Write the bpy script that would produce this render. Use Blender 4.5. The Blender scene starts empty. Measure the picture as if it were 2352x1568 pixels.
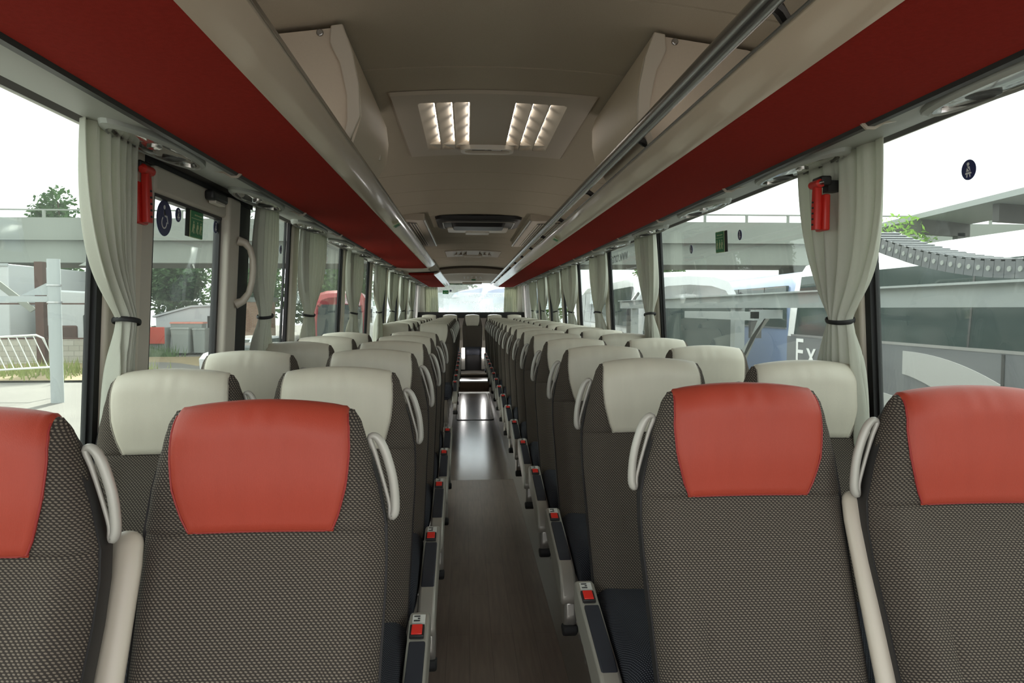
import bpy, math, random
from mathutils import Vector, Matrix
R = random.Random(7)
pi = math.pi
sc = bpy.context.scene
COL = sc.collection

# ---------------------------------------------------------------- camera, sky, sun, exposure
cam_d = bpy.data.cameras.new('camera'); cam = bpy.data.objects.new('camera', cam_d); COL.objects.link(cam)
cam_d.sensor_width = 36; cam_d.lens = 1600 / 2352 * 36; cam_d.clip_start = 0.05; cam_d.clip_end = 400
psi, phi = math.radians(3.755), math.radians(2.68)
cam.location = (-.11, 0, 1.5)
cam.rotation_euler = (pi / 2 - phi, 0, -psi)
sc.camera = cam
vs = sc.view_settings
vs.view_transform = 'Standard'; vs.look = 'None'; vs.gamma = 1; vs.use_curve_mapping = False
vs.exposure = 1.0
w = bpy.data.worlds.new('overcast'); sc.world = w; w.use_nodes = True
nt = w.node_tree; nt.nodes.clear()
wo = nt.nodes.new('ShaderNodeOutputWorld'); bg = nt.nodes.new('ShaderNodeBackground')
tc = nt.nodes.new('ShaderNodeTexCoord'); nz = nt.nodes.new('ShaderNodeTexNoise'); rp = nt.nodes.new('ShaderNodeValToRGB')
nz.inputs['Scale'].default_value = 2.2; nz.inputs['Detail'].default_value = 5
rp.color_ramp.elements[0].color = (.90, .93, .96, 1); rp.color_ramp.elements[1].color = (1, 1, 1, 1)
nt.links.new(tc.outputs['Generated'], nz.inputs['Vector']); nt.links.new(nz.outputs['Fac'], rp.inputs['Fac'])
nt.links.new(rp.outputs['Color'], bg.inputs['Color']); bg.inputs['Strength'].default_value = 1.7
nt.links.new(bg.outputs[0], wo.inputs['Surface'])
sd = bpy.data.lights.new('sun', 'SUN'); sd.energy = 9; sd.angle = math.radians(4); sd.color = (1, .95, .88)
sun = bpy.data.objects.new('sun', sd); COL.objects.link(sun)
sun.rotation_euler = Vector((.03, -math.cos(math.radians(33)), -math.sin(math.radians(33)))).to_track_quat('-Z', 'Y').to_euler()
cy = sc.cycles
cy.max_bounces = 12; cy.diffuse_bounces = 6; cy.glossy_bounces = 4; cy.transparent_max_bounces = 24; cy.transmission_bounces = 6
cy.sample_clamp_indirect = 8; cy.caustics_reflective = False; cy.caustics_refractive = False

# ---------------------------------------------------------------- materials
def nodes(name):
    m = bpy.data.materials.new(name); m.use_nodes = True
    t = m.node_tree; b = t.nodes['Principled BSDF']
    return m, t, b

def N(t, kind, **kw):
    n = t.nodes.new(kind)
    for k, v in kw.items(): setattr(n, k, v)
    return n

def mix_rgb(t, fac, a, b, blend='MIX'):
    n = t.nodes.new('ShaderNodeMix'); n.data_type = 'RGBA'; n.blend_type = blend
    for s, v in ((n.inputs[0], fac), (n.inputs[6], a), (n.inputs[7], b)):
        if hasattr(v, 'links'): t.links.new(v, s)
        else: s.default_value = v if not isinstance(v, tuple) else (*v, 1)[:4]
    return n.outputs[2]

def mat(name, c, rough=.5, metal=0, noise=0, scale=20, bump=0, bscale=None, coat=0, spec=.5, sheen=0, trans=0, stretch=None):
    m, t, b = nodes(name)
    b.inputs['Base Color'].default_value = (*c, 1); b.inputs['Roughness'].default_value = rough
    b.inputs['Metallic'].default_value = metal; b.inputs['Specular IOR Level'].default_value = spec
    b.inputs['Coat Weight'].default_value = coat; b.inputs['Coat Roughness'].default_value = .06
    if sheen: b.inputs['Sheen Weight'].default_value = sheen
    if noise or bump:
        co = N(t, 'ShaderNodeTexCoord').outputs['Object']
        if stretch:
            mp = N(t, 'ShaderNodeMapping'); mp.inputs['Scale'].default_value = stretch
            t.links.new(co, mp.inputs['Vector']); co = mp.outputs['Vector']
    if noise:
        n = N(t, 'ShaderNodeTexNoise'); n.inputs['Scale'].default_value = scale; n.inputs['Detail'].default_value = 6
        t.links.new(co, n.inputs['Vector'])
        lo = tuple(max(0, x * (1 - noise)) for x in c); hi = tuple(min(1, x * (1 + noise)) for x in c)
        t.links.new(mix_rgb(t, n.outputs['Fac'], lo, hi), b.inputs['Base Color'])
    if bump:
        n = N(t, 'ShaderNodeTexNoise'); n.inputs['Scale'].default_value = bscale or scale; n.inputs['Detail'].default_value = 3
        t.links.new(co, n.inputs['Vector'])
        bp = N(t, 'ShaderNodeBump'); bp.inputs['Strength'].default_value = bump; bp.inputs['Distance'].default_value = .002
        t.links.new(n.outputs['Fac'], bp.inputs['Height']); t.links.new(bp.outputs['Normal'], b.inputs['Normal'])
    if trans:
        tr = N(t, 'ShaderNodeBsdfTranslucent'); tr.inputs['Color'].default_value = (*c, 1)
        mx = N(t, 'ShaderNodeMixShader'); mx.inputs[0].default_value = trans
        t.links.new(b.outputs[0], mx.inputs[1]); t.links.new(tr.outputs[0], mx.inputs[2])
        t.links.new(mx.outputs[0], t.nodes['Material Output'].inputs['Surface'])
    return m

def math_n(t, op, a, b=None, c=None):
    n = N(t, 'ShaderNodeMath', operation=op)
    for i, v in enumerate((a, b, c)):
        if v is None: continue
        if hasattr(v, 'links'): t.links.new(v, n.inputs[i])
        else: n.inputs[i].default_value = v
    return n.outputs[0]

def fabric(name, dark, light, su=.0084, sw=.0047, rad=.38, rough=.9):
    """woven cloth: staggered rows of pale stitches on a dark ground"""
    m, t, b = nodes(name)
    sep = N(t, 'ShaderNodeSeparateXYZ'); t.links.new(N(t, 'ShaderNodeTexCoord').outputs['UV'], sep.inputs[0])
    u = math_n(t, 'DIVIDE', sep.outputs[0], su)
    wv = math_n(t, 'DIVIDE', sep.outputs[1], sw)
    row = math_n(t, 'FLOOR', wv)
    u2 = math_n(t, 'MULTIPLY_ADD', math_n(t, 'FLOORED_MODULO', row, 2.0), .5, u)
    fu = math_n(t, 'SUBTRACT', math_n(t, 'FRACT', u2), .5); fw = math_n(t, 'SUBTRACT', math_n(t, 'FRACT', wv), .5)
    sl = math_n(t, 'MULTIPLY_ADD', fw, .35, fu)
    d = math_n(t, 'SQRT', math_n(t, 'ADD', math_n(t, 'MULTIPLY', sl, sl), math_n(t, 'MULTIPLY', math_n(t, 'MULTIPLY', fw, fw), .8)))
    mr = N(t, 'ShaderNodeMapRange', interpolation_type='SMOOTHSTEP')
    t.links.new(d, mr.inputs[0]); mr.inputs[1].default_value = rad; mr.inputs[2].default_value = rad * .55
    t.links.new(mix_rgb(t, mr.outputs[0], dark, light), b.inputs['Base Color'])
    b.inputs['Roughness'].default_value = rough; b.inputs['Specular IOR Level'].default_value = .2
    bp = N(t, 'ShaderNodeBump'); bp.inputs['Strength'].default_value = .5; bp.inputs['Distance'].default_value = .0015
    t.links.new(mr.outputs[0], bp.inputs['Height']); t.links.new(bp.outputs['Normal'], b.inputs['Normal'])
    return m

def glass(name, tint, haze=.05, rough=0.0):
    m = bpy.data.materials.new(name); m.use_nodes = True; t = m.node_tree; t.nodes.clear()
    o = N(t, 'ShaderNodeOutputMaterial'); tr = N(t, 'ShaderNodeBsdfTransparent'); gl = N(t, 'ShaderNodeBsdfGlossy')
    df = N(t, 'ShaderNodeBsdfTranslucent'); fr = N(t, 'ShaderNodeLayerWeight')
    tr.inputs['Color'].default_value = (*tint, 1); gl.inputs['Roughness'].default_value = rough
    df.inputs['Color'].default_value = (.85, .93, .9, 1)
    m1 = N(t, 'ShaderNodeMixShader'); m2 = N(t, 'ShaderNodeMixShader')
    nzz = N(t, 'ShaderNodeTexNoise'); nzz.inputs['Scale'].default_value = 3; nzz.inputs['Detail'].default_value = 8
    mr = N(t, 'ShaderNodeMapRange'); mr.inputs[3].default_value = haze * .5; mr.inputs[4].default_value = haze * 1.6
    t.links.new(N(t, 'ShaderNodeTexCoord').outputs['Object'], nzz.inputs['Vector']); t.links.new(nzz.outputs['Fac'], mr.inputs[0])
    t.links.new(mr.outputs[0], m1.inputs[0])
    t.links.new(tr.outputs[0], m1.inputs[1]); t.links.new(df.outputs[0], m1.inputs[2])
    t.links.new(math_n(t, 'MULTIPLY_ADD', math_n(t, 'POWER', fr.outputs['Facing'], 5.0), .75, .03), m2.inputs[0]); t.links.new(m1.outputs[0], m2.inputs[1]); t.links.new(gl.outputs[0], m2.inputs[2])
    t.links.new(m2.outputs[0], o.inputs['Surface'])
    return m

def emit(name, c, s):
    m, t, b = nodes(name)
    b.inputs['Base Color'].default_value = (*c, 1); b.inputs['Emission Color'].default_value = (*c, 1); b.inputs['Emission Strength'].default_value = s
    return m

def planks(name, r0=.34, r1=.5, coat=0):
    m, t, b = nodes(name)
    co = N(t, 'ShaderNodeTexCoord').outputs['Object']
    mp = N(t, 'ShaderNodeMapping'); mp.inputs['Rotation'].default_value = (0, 0, pi / 2); t.links.new(co, mp.inputs['Vector'])
    br = N(t, 'ShaderNodeTexBrick'); br.inputs['Scale'].default_value = 1; br.inputs['Brick Width'].default_value = .9
    br.inputs['Row Height'].default_value = .10; br.inputs['Mortar Size'].default_value = .0012; br.inputs['Mortar'].default_value = (.012, .009, .007, 1)
    br.inputs['Color1'].default_value = (.24, .185, .15, 1); br.inputs['Color2'].default_value = (.31, .24, .20, 1)
    t.links.new(mp.outputs[0], br.inputs['Vector'])
    m2 = N(t, 'ShaderNodeMapping'); m2.inputs['Scale'].default_value = (60, 4, 1); t.links.new(co, m2.inputs['Vector'])
    n = N(t, 'ShaderNodeTexNoise'); n.inputs['Scale'].default_value = 1; n.inputs['Detail'].default_value = 8; t.links.new(m2.outputs[0], n.inputs['Vector'])
    n2 = N(t, 'ShaderNodeTexNoise'); n2.inputs['Scale'].default_value = 5; n2.inputs['Detail'].default_value = 6; t.links.new(co, n2.inputs['Vector'])
    rr = N(t, 'ShaderNodeMapRange'); t.links.new(n2.outputs['Fac'], rr.inputs[0]); rr.inputs[3].default_value = r0; rr.inputs[4].default_value = r1; b.inputs['Coat Weight'].default_value = coat; b.inputs['Coat Roughness'].default_value = .14 if coat > .5 else .36; b.inputs['Specular IOR Level'].default_value = .8
    t.links.new(rr.outputs[0], b.inputs['Roughness'])
    t.links.new(mix_rgb(t, .55, br.outputs['Color'], mix_rgb(t, n.outputs['Fac'], (.10, .077, .063), (.48, .39, .32))), b.inputs['Base Color'])
    return m

def blocks(name, c1, c2, mortar, bw, rh):
    m, t, b = nodes(name)
    sep = N(t, 'ShaderNodeSeparateXYZ'); t.links.new(N(t, 'ShaderNodeTexCoord').outputs['Object'], sep.inputs[0])
    cmb = N(t, 'ShaderNodeCombineXYZ'); t.links.new(math_n(t, 'ADD', sep.outputs[0], sep.outputs[1]), cmb.inputs[0]); t.links.new(sep.outputs[2], cmb.inputs[1])
    br = N(t, 'ShaderNodeTexBrick'); br.inputs['Scale'].default_value = 1; br.inputs['Brick Width'].default_value = bw; br.inputs['Row Height'].default_value = rh
    br.inputs['Mortar Size'].default_value = .015; br.inputs['Color1'].default_value = (*c1, 1); br.inputs['Color2'].default_value = (*c2, 1); br.inputs['Mortar'].default_value = (*mortar, 1)
    t.links.new(cmb.outputs[0], br.inputs['Vector']); t.links.new(br.outputs['Color'], b.inputs['Base Color']); b.inputs['Roughness'].default_value = .9
    return m

M = {}
M['cloth'] = fabric('woven_seat_cloth', (.042, .035, .030), (.20, .168, .132))
M['cushion'] = fabric('woven_cushion_cloth', (.014, .015, .020), (.11, .115, .135), su=.006, sw=.005, rad=.33)
M['red_leather'] = mat('red_leather', (.39, .054, .030), .48, spec=.35, noise=.10, scale=6, bump=.25, bscale=500, stretch=(3, 1, .6))
M['white_leather'] = mat('cream_leather', (.62, .58, .475), .42, noise=.07, scale=7, bump=.25, bscale=500, stretch=(4, 1, .6))
M['seam_red'] = mat('red_seam', (.30, .025, .02), .6)
M['seam_white'] = mat('cream_seam', (.33, .30, .25), .6)
M['black'] = mat('black_plastic', (.018, .017, .017), .45)
M['rubber'] = mat('black_rubber', (.02, .02, .02), .75)
M['shell'] = mat('dark_seat_shell', (.022, .020, .020), .6, noise=.2, scale=200)
M['silver'] = mat('silver_plastic', (.42, .40, .36), .28, metal=.55)
M['silver_grey'] = mat('grey_handle_plastic', (.46, .44, .39), .38, metal=.1)
M['console'] = mat('warm_grey_plastic', (.38, .36, .31), .38, metal=.2)
M['beige'] = mat('beige_plastic', (.56, .50, .41), .38)
M['pad'] = mat('dark_blue_pad', (.025, .028, .038), .5)
M['red_button'] = mat('red_button', (.75, .03, .02), .3)
M['plate'] = mat('white_number_plate', (.62, .62, .58), .5)
M['ink'] = mat('dark_ink', (.05, .05, .05), .6)
M['felt'] = mat('red_felt', (.30, .025, .017), .95, noise=.18, scale=90, bump=.4, bscale=700, spec=.08)
M['fascia'] = mat('glossy_cream_fascia', (.70, .59, .46), .22, coat=.6)
M['chrome'] = mat('chrome_rail', (.50, .49, .48), .16, metal=1)
M['rail'] = mat('brushed_grey_rail', (.30, .30, .30), .22, metal=.9)
M['tray'] = mat('dark_rack_tray', (.05, .045, .04), .8)
M['underside'] = mat('pale_grey_panel', (.40, .42, .385), .42)
M['ceiling'] = mat('ceiling_fabric', (.46, .405, .32), .9, noise=.10, scale=300, bump=.3, bscale=600, spec=.15)
M['cabinet'] = mat('cabinet_beige', (.60, .51, .40), .5, noise=.04, scale=120)
M['hatch'] = mat('hatch_beige', (.47, .41, .33), .5)
M['hatch_white'] = mat('hatch_white_plastic', (.72, .67, .58), .4)
M['led'] = emit('warm_led', (1, .95, .88), 2.3)
M['fill_glow'] = emit('warm_fill_glow', (1, .91, .80), 1.15)  # for the added fill strips that brighten the ceiling
M['post'] = mat('cream_pillar_panel', (.68, .62, .51), .5)
M['wall'] = mat('grey_wall_panel', (.40, .38, .34), .6)
M['white_wall'] = mat('white_wall_panel', (.74, .72, .68), .5)
M['door_panel'] = mat('door_panel_beige', (.60, .55, .465), .5)
M['curtain'] = mat('pale_grey_green_curtain', (.72, .73, .64), .9, noise=.05, scale=400, bump=.3, bscale=800, trans=.34, spec=.1)
M['strap'] = mat('black_strap', (.012, .012, .012), .6)
M['glass'] = glass('side_window_glass', (.80, .845, .815), .016)
M['rear_glass'] = glass('rear_window_glass', (.74, .77, .78), .05)
M['floor'] = planks('dark_wood_vinyl', .28, .42, .49); M['floor_gloss'] = planks('polished_wood_vinyl', .16, .26, 1.0)
M['riser'] = mat('brown_riser', (.26, .18, .12), .6, noise=.25, scale=60, stretch=(1, 1, .1))
M['kick'] = mat('carpet_step', (.10, .085, .07), .95)
M['lens'] = mat('clear_lamp_lens', (.62, .62, .58), .06, metal=.7)
M['sign_green'] = mat('green_sign', (.02, .24, .085), .4)
M['sign_pale'] = mat('pale_sign_print', (.62, .72, .42), .5)
M['sign_blue'] = mat('navy_sticker', (.012, .02, .11), .4)
M['vinyl_white'] = mat('white_window_vinyl', (.9, .9, .9), .5, trans=.75)
M['sign_white'] = mat('white_print', (.85, .85, .85), .5)
M['print_grey'] = mat('grey_window_print', (.25, .27, .26), .5)
M['hammer'] = mat('red_hammer_plastic', (.62, .03, .02), .38)
M['steel'] = mat('steel', (.5, .5, .5), .3, metal=1)
M['screen'] = mat('black_screen', (.006, .006, .006), .45)
M['asphalt'] = mat('pale_yard_concrete', (.145, .135, .12), .9, noise=.15, scale=.8)
M['earth'] = mat('dry_earth', (.26, .20, .11), .95, noise=.3, scale=2)
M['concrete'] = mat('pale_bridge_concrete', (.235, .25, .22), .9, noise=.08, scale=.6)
M['concrete_dark'] = mat('shaded_bridge_concrete', (.13, .13, .11), .9, noise=.1, scale=1)  # darker copy of the bridge concrete, under-deck shade put into its colour
M['pale_metal'] = mat('galvanised_metal', (.37, .40, .40), .5, metal=.1, noise=.06, scale=8)
M['fence_white'] = mat('white_painted_tube', (.72, .72, .68), .5)
M['rust'] = mat('rusty_brown_steel', (.075, .035, .026), .8, noise=.3, scale=5)
M['truck_white'] = mat('white_trailer_panel', (.50, .52, .52), .5)
M['block'] = blocks('concrete_block', (.42, .40, .34), (.50, .48, .42), (.30, .29, .25), .5, .25)
M['brick'] = blocks('orange_brick', (.38, .17, .09), (.45, .22, .12), (.4, .33, .26), .26, .08)
M['hut'] = mat('white_plaster', (.68, .69, .70), .9, noise=.08, scale=1.5)
M['bin_red'] = mat('red_bin_lid', (.60, .07, .04), .5)
M['bin_grey'] = mat('grey_bin', (.32, .34, .32), .5)
M['bin_blue'] = mat('blue_bin', (.05, .11, .42), .5)
M['bin_pink'] = mat('faded_red_lid', (.80, .30, .22), .6)
M['leaf'] = mat('green_leaves', (.09, .19, .045), .8, noise=.5, scale=1.3, trans=.3)
M['leaf_dark'] = mat('dark_green_leaves', (.045, .10, .03), .8, noise=.5, scale=1.3, trans=.25)
M['leaf_lime'] = mat('lime_leaves', (.20, .36, .06), .8, noise=.4, scale=2, trans=.35)
M['weed'] = mat('weeds', (.20, .24, .06), .9, noise=.6, scale=4)
M['bark'] = mat('bark', (.10, .075, .055), .95)
M['coach_white'] = mat('white_coach_paint', (.60, .61, .62), .22, coat=.5)
M['coach_grey'] = mat('grey_coach_paint', (.125, .13, .14), .4, coat=.15)
M['coach_blue'] = mat('slate_blue_coach_paint', (.16, .22, .36), .3, coat=.4)
M['coach_red'] = mat('red_coach_paint', (.45, .04, .05), .3, coat=.4)
M['coach_light'] = mat('light_grey_stripe', (.40, .40, .39), .35)
M['coach_glass'] = mat('dark_teal_coach_glass', (.025, .04, .037), .08, spec=.28)
M['car_dark'] = mat('dark_grey_car_paint', (.06, .07, .08), .25, coat=.5)
M['tyre'] = mat('tyre_rubber', (.02, .02, .02), .8)
M['canopy'] = mat('grey_roof_sheet', (.22, .24, .23), .6)
M['canopy_dark'] = mat('dark_beam', (.07, .065, .06), .7)

# ---------------------------------------------------------------- mesh helpers
class MB:
    def __init__(s): s.v = []; s.f = []
    def add(s, vs, fs):
        o = len(s.v); s.v += [tuple(p) for p in vs]; s.f += [tuple(i + o for i in f) for f in fs]; return s
    def hexa(s, p):  # 8 points: bottom ring 0-3, top ring 4-7
        return s.add(p, [(3, 2, 1, 0), (4, 5, 6, 7), (0, 1, 5, 4), (1, 2, 6, 5), (2, 3, 7, 6), (3, 0, 4, 7)])
    def box(s, a, b):
        (x0, y0, z0), (x1, y1, z1) = a, b
        return s.hexa([(x0, y0, z0), (x1, y0, z0), (x1, y1, z0), (x0, y1, z0), (x0, y0, z1), (x1, y0, z1), (x1, y1, z1), (x0, y1, z1)])
    def loft(s, rings, caps=True, closed=True):
        n = len(rings[0]); o = len(s.v)
        for r in rings: s.v += [tuple(p) for p in r]
        for i in range(len(rings) - 1):
            for j in range(n if closed else n - 1):
                k = (j + 1) % n
                s.f.append((o + i * n + j, o + i * n + k, o + (i + 1) * n + k, o + (i + 1) * n + j))
        if caps:
            s.f.append(tuple(o + j for j in reversed(range(n)))); e = o + (len(rings) - 1) * n
            s.f.append(tuple(e + j for j in range(n)))
        return s
    def prism(s, poly, a, b, axis='y'):
        if axis == 'y': g = lambda p, t: (p[0], t, p[1])
        elif axis == 'x': g = lambda p, t: (t, p[0], p[1])
        else: g = lambda p, t: (p[0], p[1], t)
        return s.loft([[g(p, a) for p in poly], [g(p, b) for p in poly]])
    def tube(s, pts, r, n=10, closed=False, sq=None):
        pts = [Vector(p) for p in pts]; m = len(pts); rings = []; prev = None
        for i, p in enumerate(pts):
            if closed: d = pts[(i + 1) % m] - pts[i - 1]
            else: d = pts[min(i + 1, m - 1)] - pts[max(i - 1, 0)]
            d.normalize()
            a = prev if prev else (Vector((0, 0, 1)) if abs(d.z) < .9 else Vector((1, 0, 0)))
            e1 = (a - d * a.dot(d)).normalized(); e2 = d.cross(e1); prev = e1
            rr = r[i] if isinstance(r, (list, tuple)) else r
            k1, k2 = sq or (1, 1)
            rings.append([p + (e1 * math.cos(2 * pi * j / n) * k1 + e2 * math.sin(2 * pi * j / n) * k2) * rr for j in range(n)])
        if closed: rings.append(rings[0])
        return s.loft(rings, caps=not closed)
    def ell(s, c, r, nu=16, nv=10):
        rings = []
        for i in range(1, nv):
            t = pi * i / nv
            rings.append([(c[0] + r[0] * math.sin(t) * math.cos(2 * pi * j / nu), c[1] + r[1] * math.sin(t) * math.sin(2 * pi * j / nu), c[2] - r[2] * math.cos(t)) for j in range(nu)])
        return s.loft(rings)
    def grid(s, fn, nu, nv):
        o = len(s.v)
        for i in range(nv + 1):
            for j in range(nu + 1): s.v.append(tuple(fn(j / nu, i / nv)))
        for i in range(nv):
            for j in range(nu):
                a = o + i * (nu + 1) + j; s.f.append((a, a + 1, a + nu + 2, a + nu + 1))
        return s
    def mirror(s):
        s.v = [(-x, y, z) for x, y, z in s.v]; s.f = [tuple(reversed(f)) for f in s.f]; return s
    def xf(s, fn): s.v = [tuple(fn(*p)) for p in s.v]; return s

def mesh(name, mb, m, smooth=35):
    me = bpy.data.meshes.new(name); me.from_pydata(mb.v, [], mb.f);     me.materials.append(M[m] if isinstance(m, str) else m)
    if smooth:
        me.shade_smooth(); me.set_sharp_from_angle(angle=math.radians(smooth))
    return me

def part(name, mb, m, parent=None, smooth=35, bevel=0, solid=0, sub=0, label=None, kind=None):
    me = mb if isinstance(mb, bpy.types.Mesh) else mesh(name, mb, m, smooth)
    o = bpy.data.objects.new(name, me); COL.objects.link(o)
    if parent: o.parent = parent
    if solid:
        d = o.modifiers.new('solid', 'SOLIDIFY'); d.thickness = solid; d.offset = 0
    if sub:
        d = o.modifiers.new('sub', 'SUBSURF'); d.levels = sub; d.render_levels = sub
    if bevel:
        d = o.modifiers.new('bevel', 'BEVEL'); d.width = bevel; d.segments = 3; d.limit_method = 'ANGLE'
    if label: o['label'] = label
    if kind: o['kind'] = kind
    return o

def tag(o, label, cat, group=None, kind=None):
    o['label'] = label; o['category'] = cat
    if group: o['group'] = group
    if kind: o['kind'] = kind
    return o

def thing(name, label, cat, loc=(0, 0, 0), rz=0, group=None):
    o = bpy.data.objects.new(name, None); COL.objects.link(o); o.location = loc; o.rotation_euler = (0, 0, rz)
    return tag(o, label, cat, group)

def struct(name, mb, m, label, cat, parent=None, **kw):
    o = part(name, mb, m, parent, **kw); return tag(o, label, cat, kind='structure')

def rrect(hx, hy, r, n=5, cx=0, cy=0):
    out = []
    for (sx, sy, a0) in ((1, 1, 0), (-1, 1, pi / 2), (-1, -1, pi), (1, -1, 3 * pi / 2)):
        for i in range(n + 1):
            a = a0 + pi / 2 * i / n
            out.append((cx + sx * (hx - r) + r * math.cos(a), cy + sy * (hy - r) + r * math.sin(a)))
    return out

def circle(r, n=24, cx=0, cy=0, ry=None):
    return [(cx + r * math.cos(2 * pi * i / n), cy + (ry or r) * math.sin(2 * pi * i / n)) for i in range(n)]

def flat(mb, poly, O, U, V, th=.001):
    """a thin plate: 2-D outline laid on the plane O + U*x + V*y"""
    O, U, V = Vector(O), Vector(U), Vector(V); n = U.cross(V).normalized()
    return mb.loft([[O + U * x + V * y for x, y in poly], [O + U * x + V * y + n * th for x, y in poly]])

def text_mb(s, size, O, U, V, th=.001, align='CENTER', shear=0, space=1):
    c = bpy.data.curves.new('t', 'FONT'); c.body = s; c.size = size; c.align_x = align; c.align_y = 'CENTER'; c.shear = shear; c.space_character = space
    c.extrude = th; c.resolution_u = 3
    o = bpy.data.objects.new('t', c); COL.objects.link(o)
    dg = bpy.context.evaluated_depsgraph_get(); me = bpy.data.meshes.new_from_object(o.evaluated_get(dg))
    O, U, V = Vector(O), Vector(U), Vector(V); n = U.cross(V).normalized()
    mb = MB().add([O + U * p.co.x + V * p.co.y + n * p.co.z for p in me.vertices], [tuple(f.vertices) for f in me.polygons])
    bpy.data.objects.remove(o); bpy.data.curves.remove(c); bpy.data.meshes.remove(me)
    return mb

def spline(pts, k=4, closed=False):
    P = [Vector(p) for p in pts]; n_ = len(P); out = []
    for i in range(n_ if closed else n_ - 1):
        a, b, c, d = (P[(i + j) % n_] if closed else P[max(0, min(n_ - 1, i + j))] for j in (-1, 0, 1, 2))
        for q in range(k):
            t_ = q / k; out.append(.5 * (2 * b + (c - a) * t_ + (2 * a - 5 * b + 4 * c - d) * t_ ** 2 + (3 * b - a - 3 * c + d) * t_ ** 3))
    if not closed: out.append(P[-1])
    return out

def lerp(pts, x):
    if x <= pts[0][0]: return pts[0][1]
    for (a, va), (b, vb) in zip(pts, pts[1:]):
        if x <= b:
            t = (x - a) / (b - a); t = t * t * (3 - 2 * t) * .5 + t * .5
            return va + (vb - va) * t
    return pts[-1][1]

ORD = ['first', 'second', 'third', 'fourth', 'fifth', 'sixth', 'seventh', 'eighth', 'ninth', 'tenth', 'eleventh', 'twelfth', 'thirteenth', 'fourteenth', 'fifteenth', 'sixteenth', 'seventeenth', 'eighteenth']

# ---------------------------------------------------------------- the shell of the coach
Y0, Y1 = -1.1, 15.6
PZ = .20                                   # seat platform height
def XW(z): return 1.18 - .06 * (z - 1.2)   # inner wall, leaning in towards the roof

floor = struct('floor', MB().box((-.36, Y0, -.05), (.36, 6.06, 0)), 'floor', 'dark brown wood-look vinyl aisle floor between the front seat blocks', 'floor')
struct('floor_rear', MB().box((-.36, 6.064, -.05), (.36, 12.85, 0)), 'floor_gloss', 'shiny rear stretch of the aisle floor reflecting the back window', 'floor')
for s, nm, spans in ((-1, 'left', ((Y0, 5.35), (7.35, 14.2))), (1, 'right', ((Y0, 14.2),))):
    mb = MB()
    for a, b in spans: mb.box((min(s * .335, s * 1.2), a, 0), (max(s * .335, s * 1.2), b, PZ))
    struct('floor_platform_' + nm, mb, 'kick', 'dark carpeted seat platform along the %s side of the aisle' % nm, 'platform')
    mb = MB()
    for a, b in spans:
        mb.prism([(s * .300, -.002), (s * .305, .03), (s * .322, .10), (s * .325, PZ + .012), (s * .345, PZ + .012), (s * .345, -.002)], a, b)
        mb.prism([(s * .335, PZ), (s * .345, PZ + .05), (s * .375, PZ + .05), (s * .385, PZ)], a, b); mb.prism([(s * .385, PZ), (s * .385, PZ + .02), (s * .45, PZ + .016), (s * .45, PZ)], a, b)
    struct('trim_1' if s < 0 else 'trim_2', mb, 'silver', 'silver metal skirting rail along the %s edge of the aisle floor' % nm, 'trim')
# stairwell on the left
mb = MB().box((-.6, 5.35, -.4), (-.36, 7.35, -.2)).box((-1.2, 5.35, -.8), (-.6, 7.35, -.6))
struct('floor_stairwell', mb, 'floor', 'dark stairwell steps behind the left seats leading to the middle door', 'steps')

# ceiling, slightly crowned, with seams between its cloth panels
cyl = [-1.13, -1.12, -1.08, -1.0, -.85, -.65, -.5, -.432, -.425, -.35, -.2, 0, .2, .35, .425, .432, .5, .65, .85, 1.0, 1.08, 1.12, 1.13]
HATCHES = ((2.97, 4.13), (10.87, 12.03))
def cz(x):
    ax = abs(x)
    z = 2.415 - .10 * ax * ax
    if ax > .95: z -= ((ax - .95) / .18) ** 2 * .25
    return z
seams = [.9, 2.05, 2.68, 4.72, 5.38, 6.05, 6.85, 7.75, 8.9, 9.7, 10.45, 12.2, 12.8, 13.3, 13.8, 14.2, 14.6]
ys = [Y0]
for y in seams: ys += [y - .006, y - .002, y + .002, y + .006]
ys += [14.95] + [q for a, b in HATCHES for q in (a, a + .006, b - .006, b)]; ys.sort()
rings = []
for i, y in enumerate(ys):
    dz = .008 if any(abs(y - q) < .003 for q in seams) else 0
    up = .06 if any(a + .005 < y < b - .005 for a, b in HATCHES) else 0
    rings.append([(x, y, cz(x) + dz + (up if abs(x) < .43 else 0)) for x in cyl] + [(x * 1.02, y, cz(x) + .12) for x in reversed(cyl)])
struct('ceiling', MB().loft(rings), 'ceiling', 'grey-brown fabric ceiling of the coach with cross seams', 'ceiling', smooth=25)
# rear header above the back window
mb = MB()
hp = lambda y, z0, z1, k: [(x, y, (z0 if j else z1) - k * x * x) for j, xs in ((0, cyl), (1, list(reversed(cyl)))) for x in xs]
mb.loft([hp(14.90, 2.26, 2.44, .06), hp(15.0, 2.235, 2.40, .06), hp(15.12, 2.12, 2.40, .04), hp(15.30, 2.085, 2.40, .02), hp(15.62, 2.07, 2.40, .0)])
struct('wall_back_header', mb, 'hatch', 'curved beige header panel above the rear window', 'wall')
mb = MB().loft([[(x, 14.86, cz(x) + .01 - (0 if j else .055)) for j, xs in ((0, cyl[3:-3]), (1, list(reversed(cyl[3:-3])))) for x in xs], [(x, 14.93, cz(x) + .01 - (0 if j else .055)) for j, xs in ((0, cyl[3:-3]), (1, list(reversed(cyl[3:-3])))) for x in xs]])
struct('trim_3', mb, 'kick', 'dark curved cross strip where the ceiling meets the rear header', 'trim')
lt = text_mb('SETRA', .085, (0.03, 15.052, 2.170), (1, 0, 0), (0, -.72, .69), .003, space=1.9)
part('header_lettering', lt, 'sign_white', bpy.data.objects['wall_back_header'])
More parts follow.
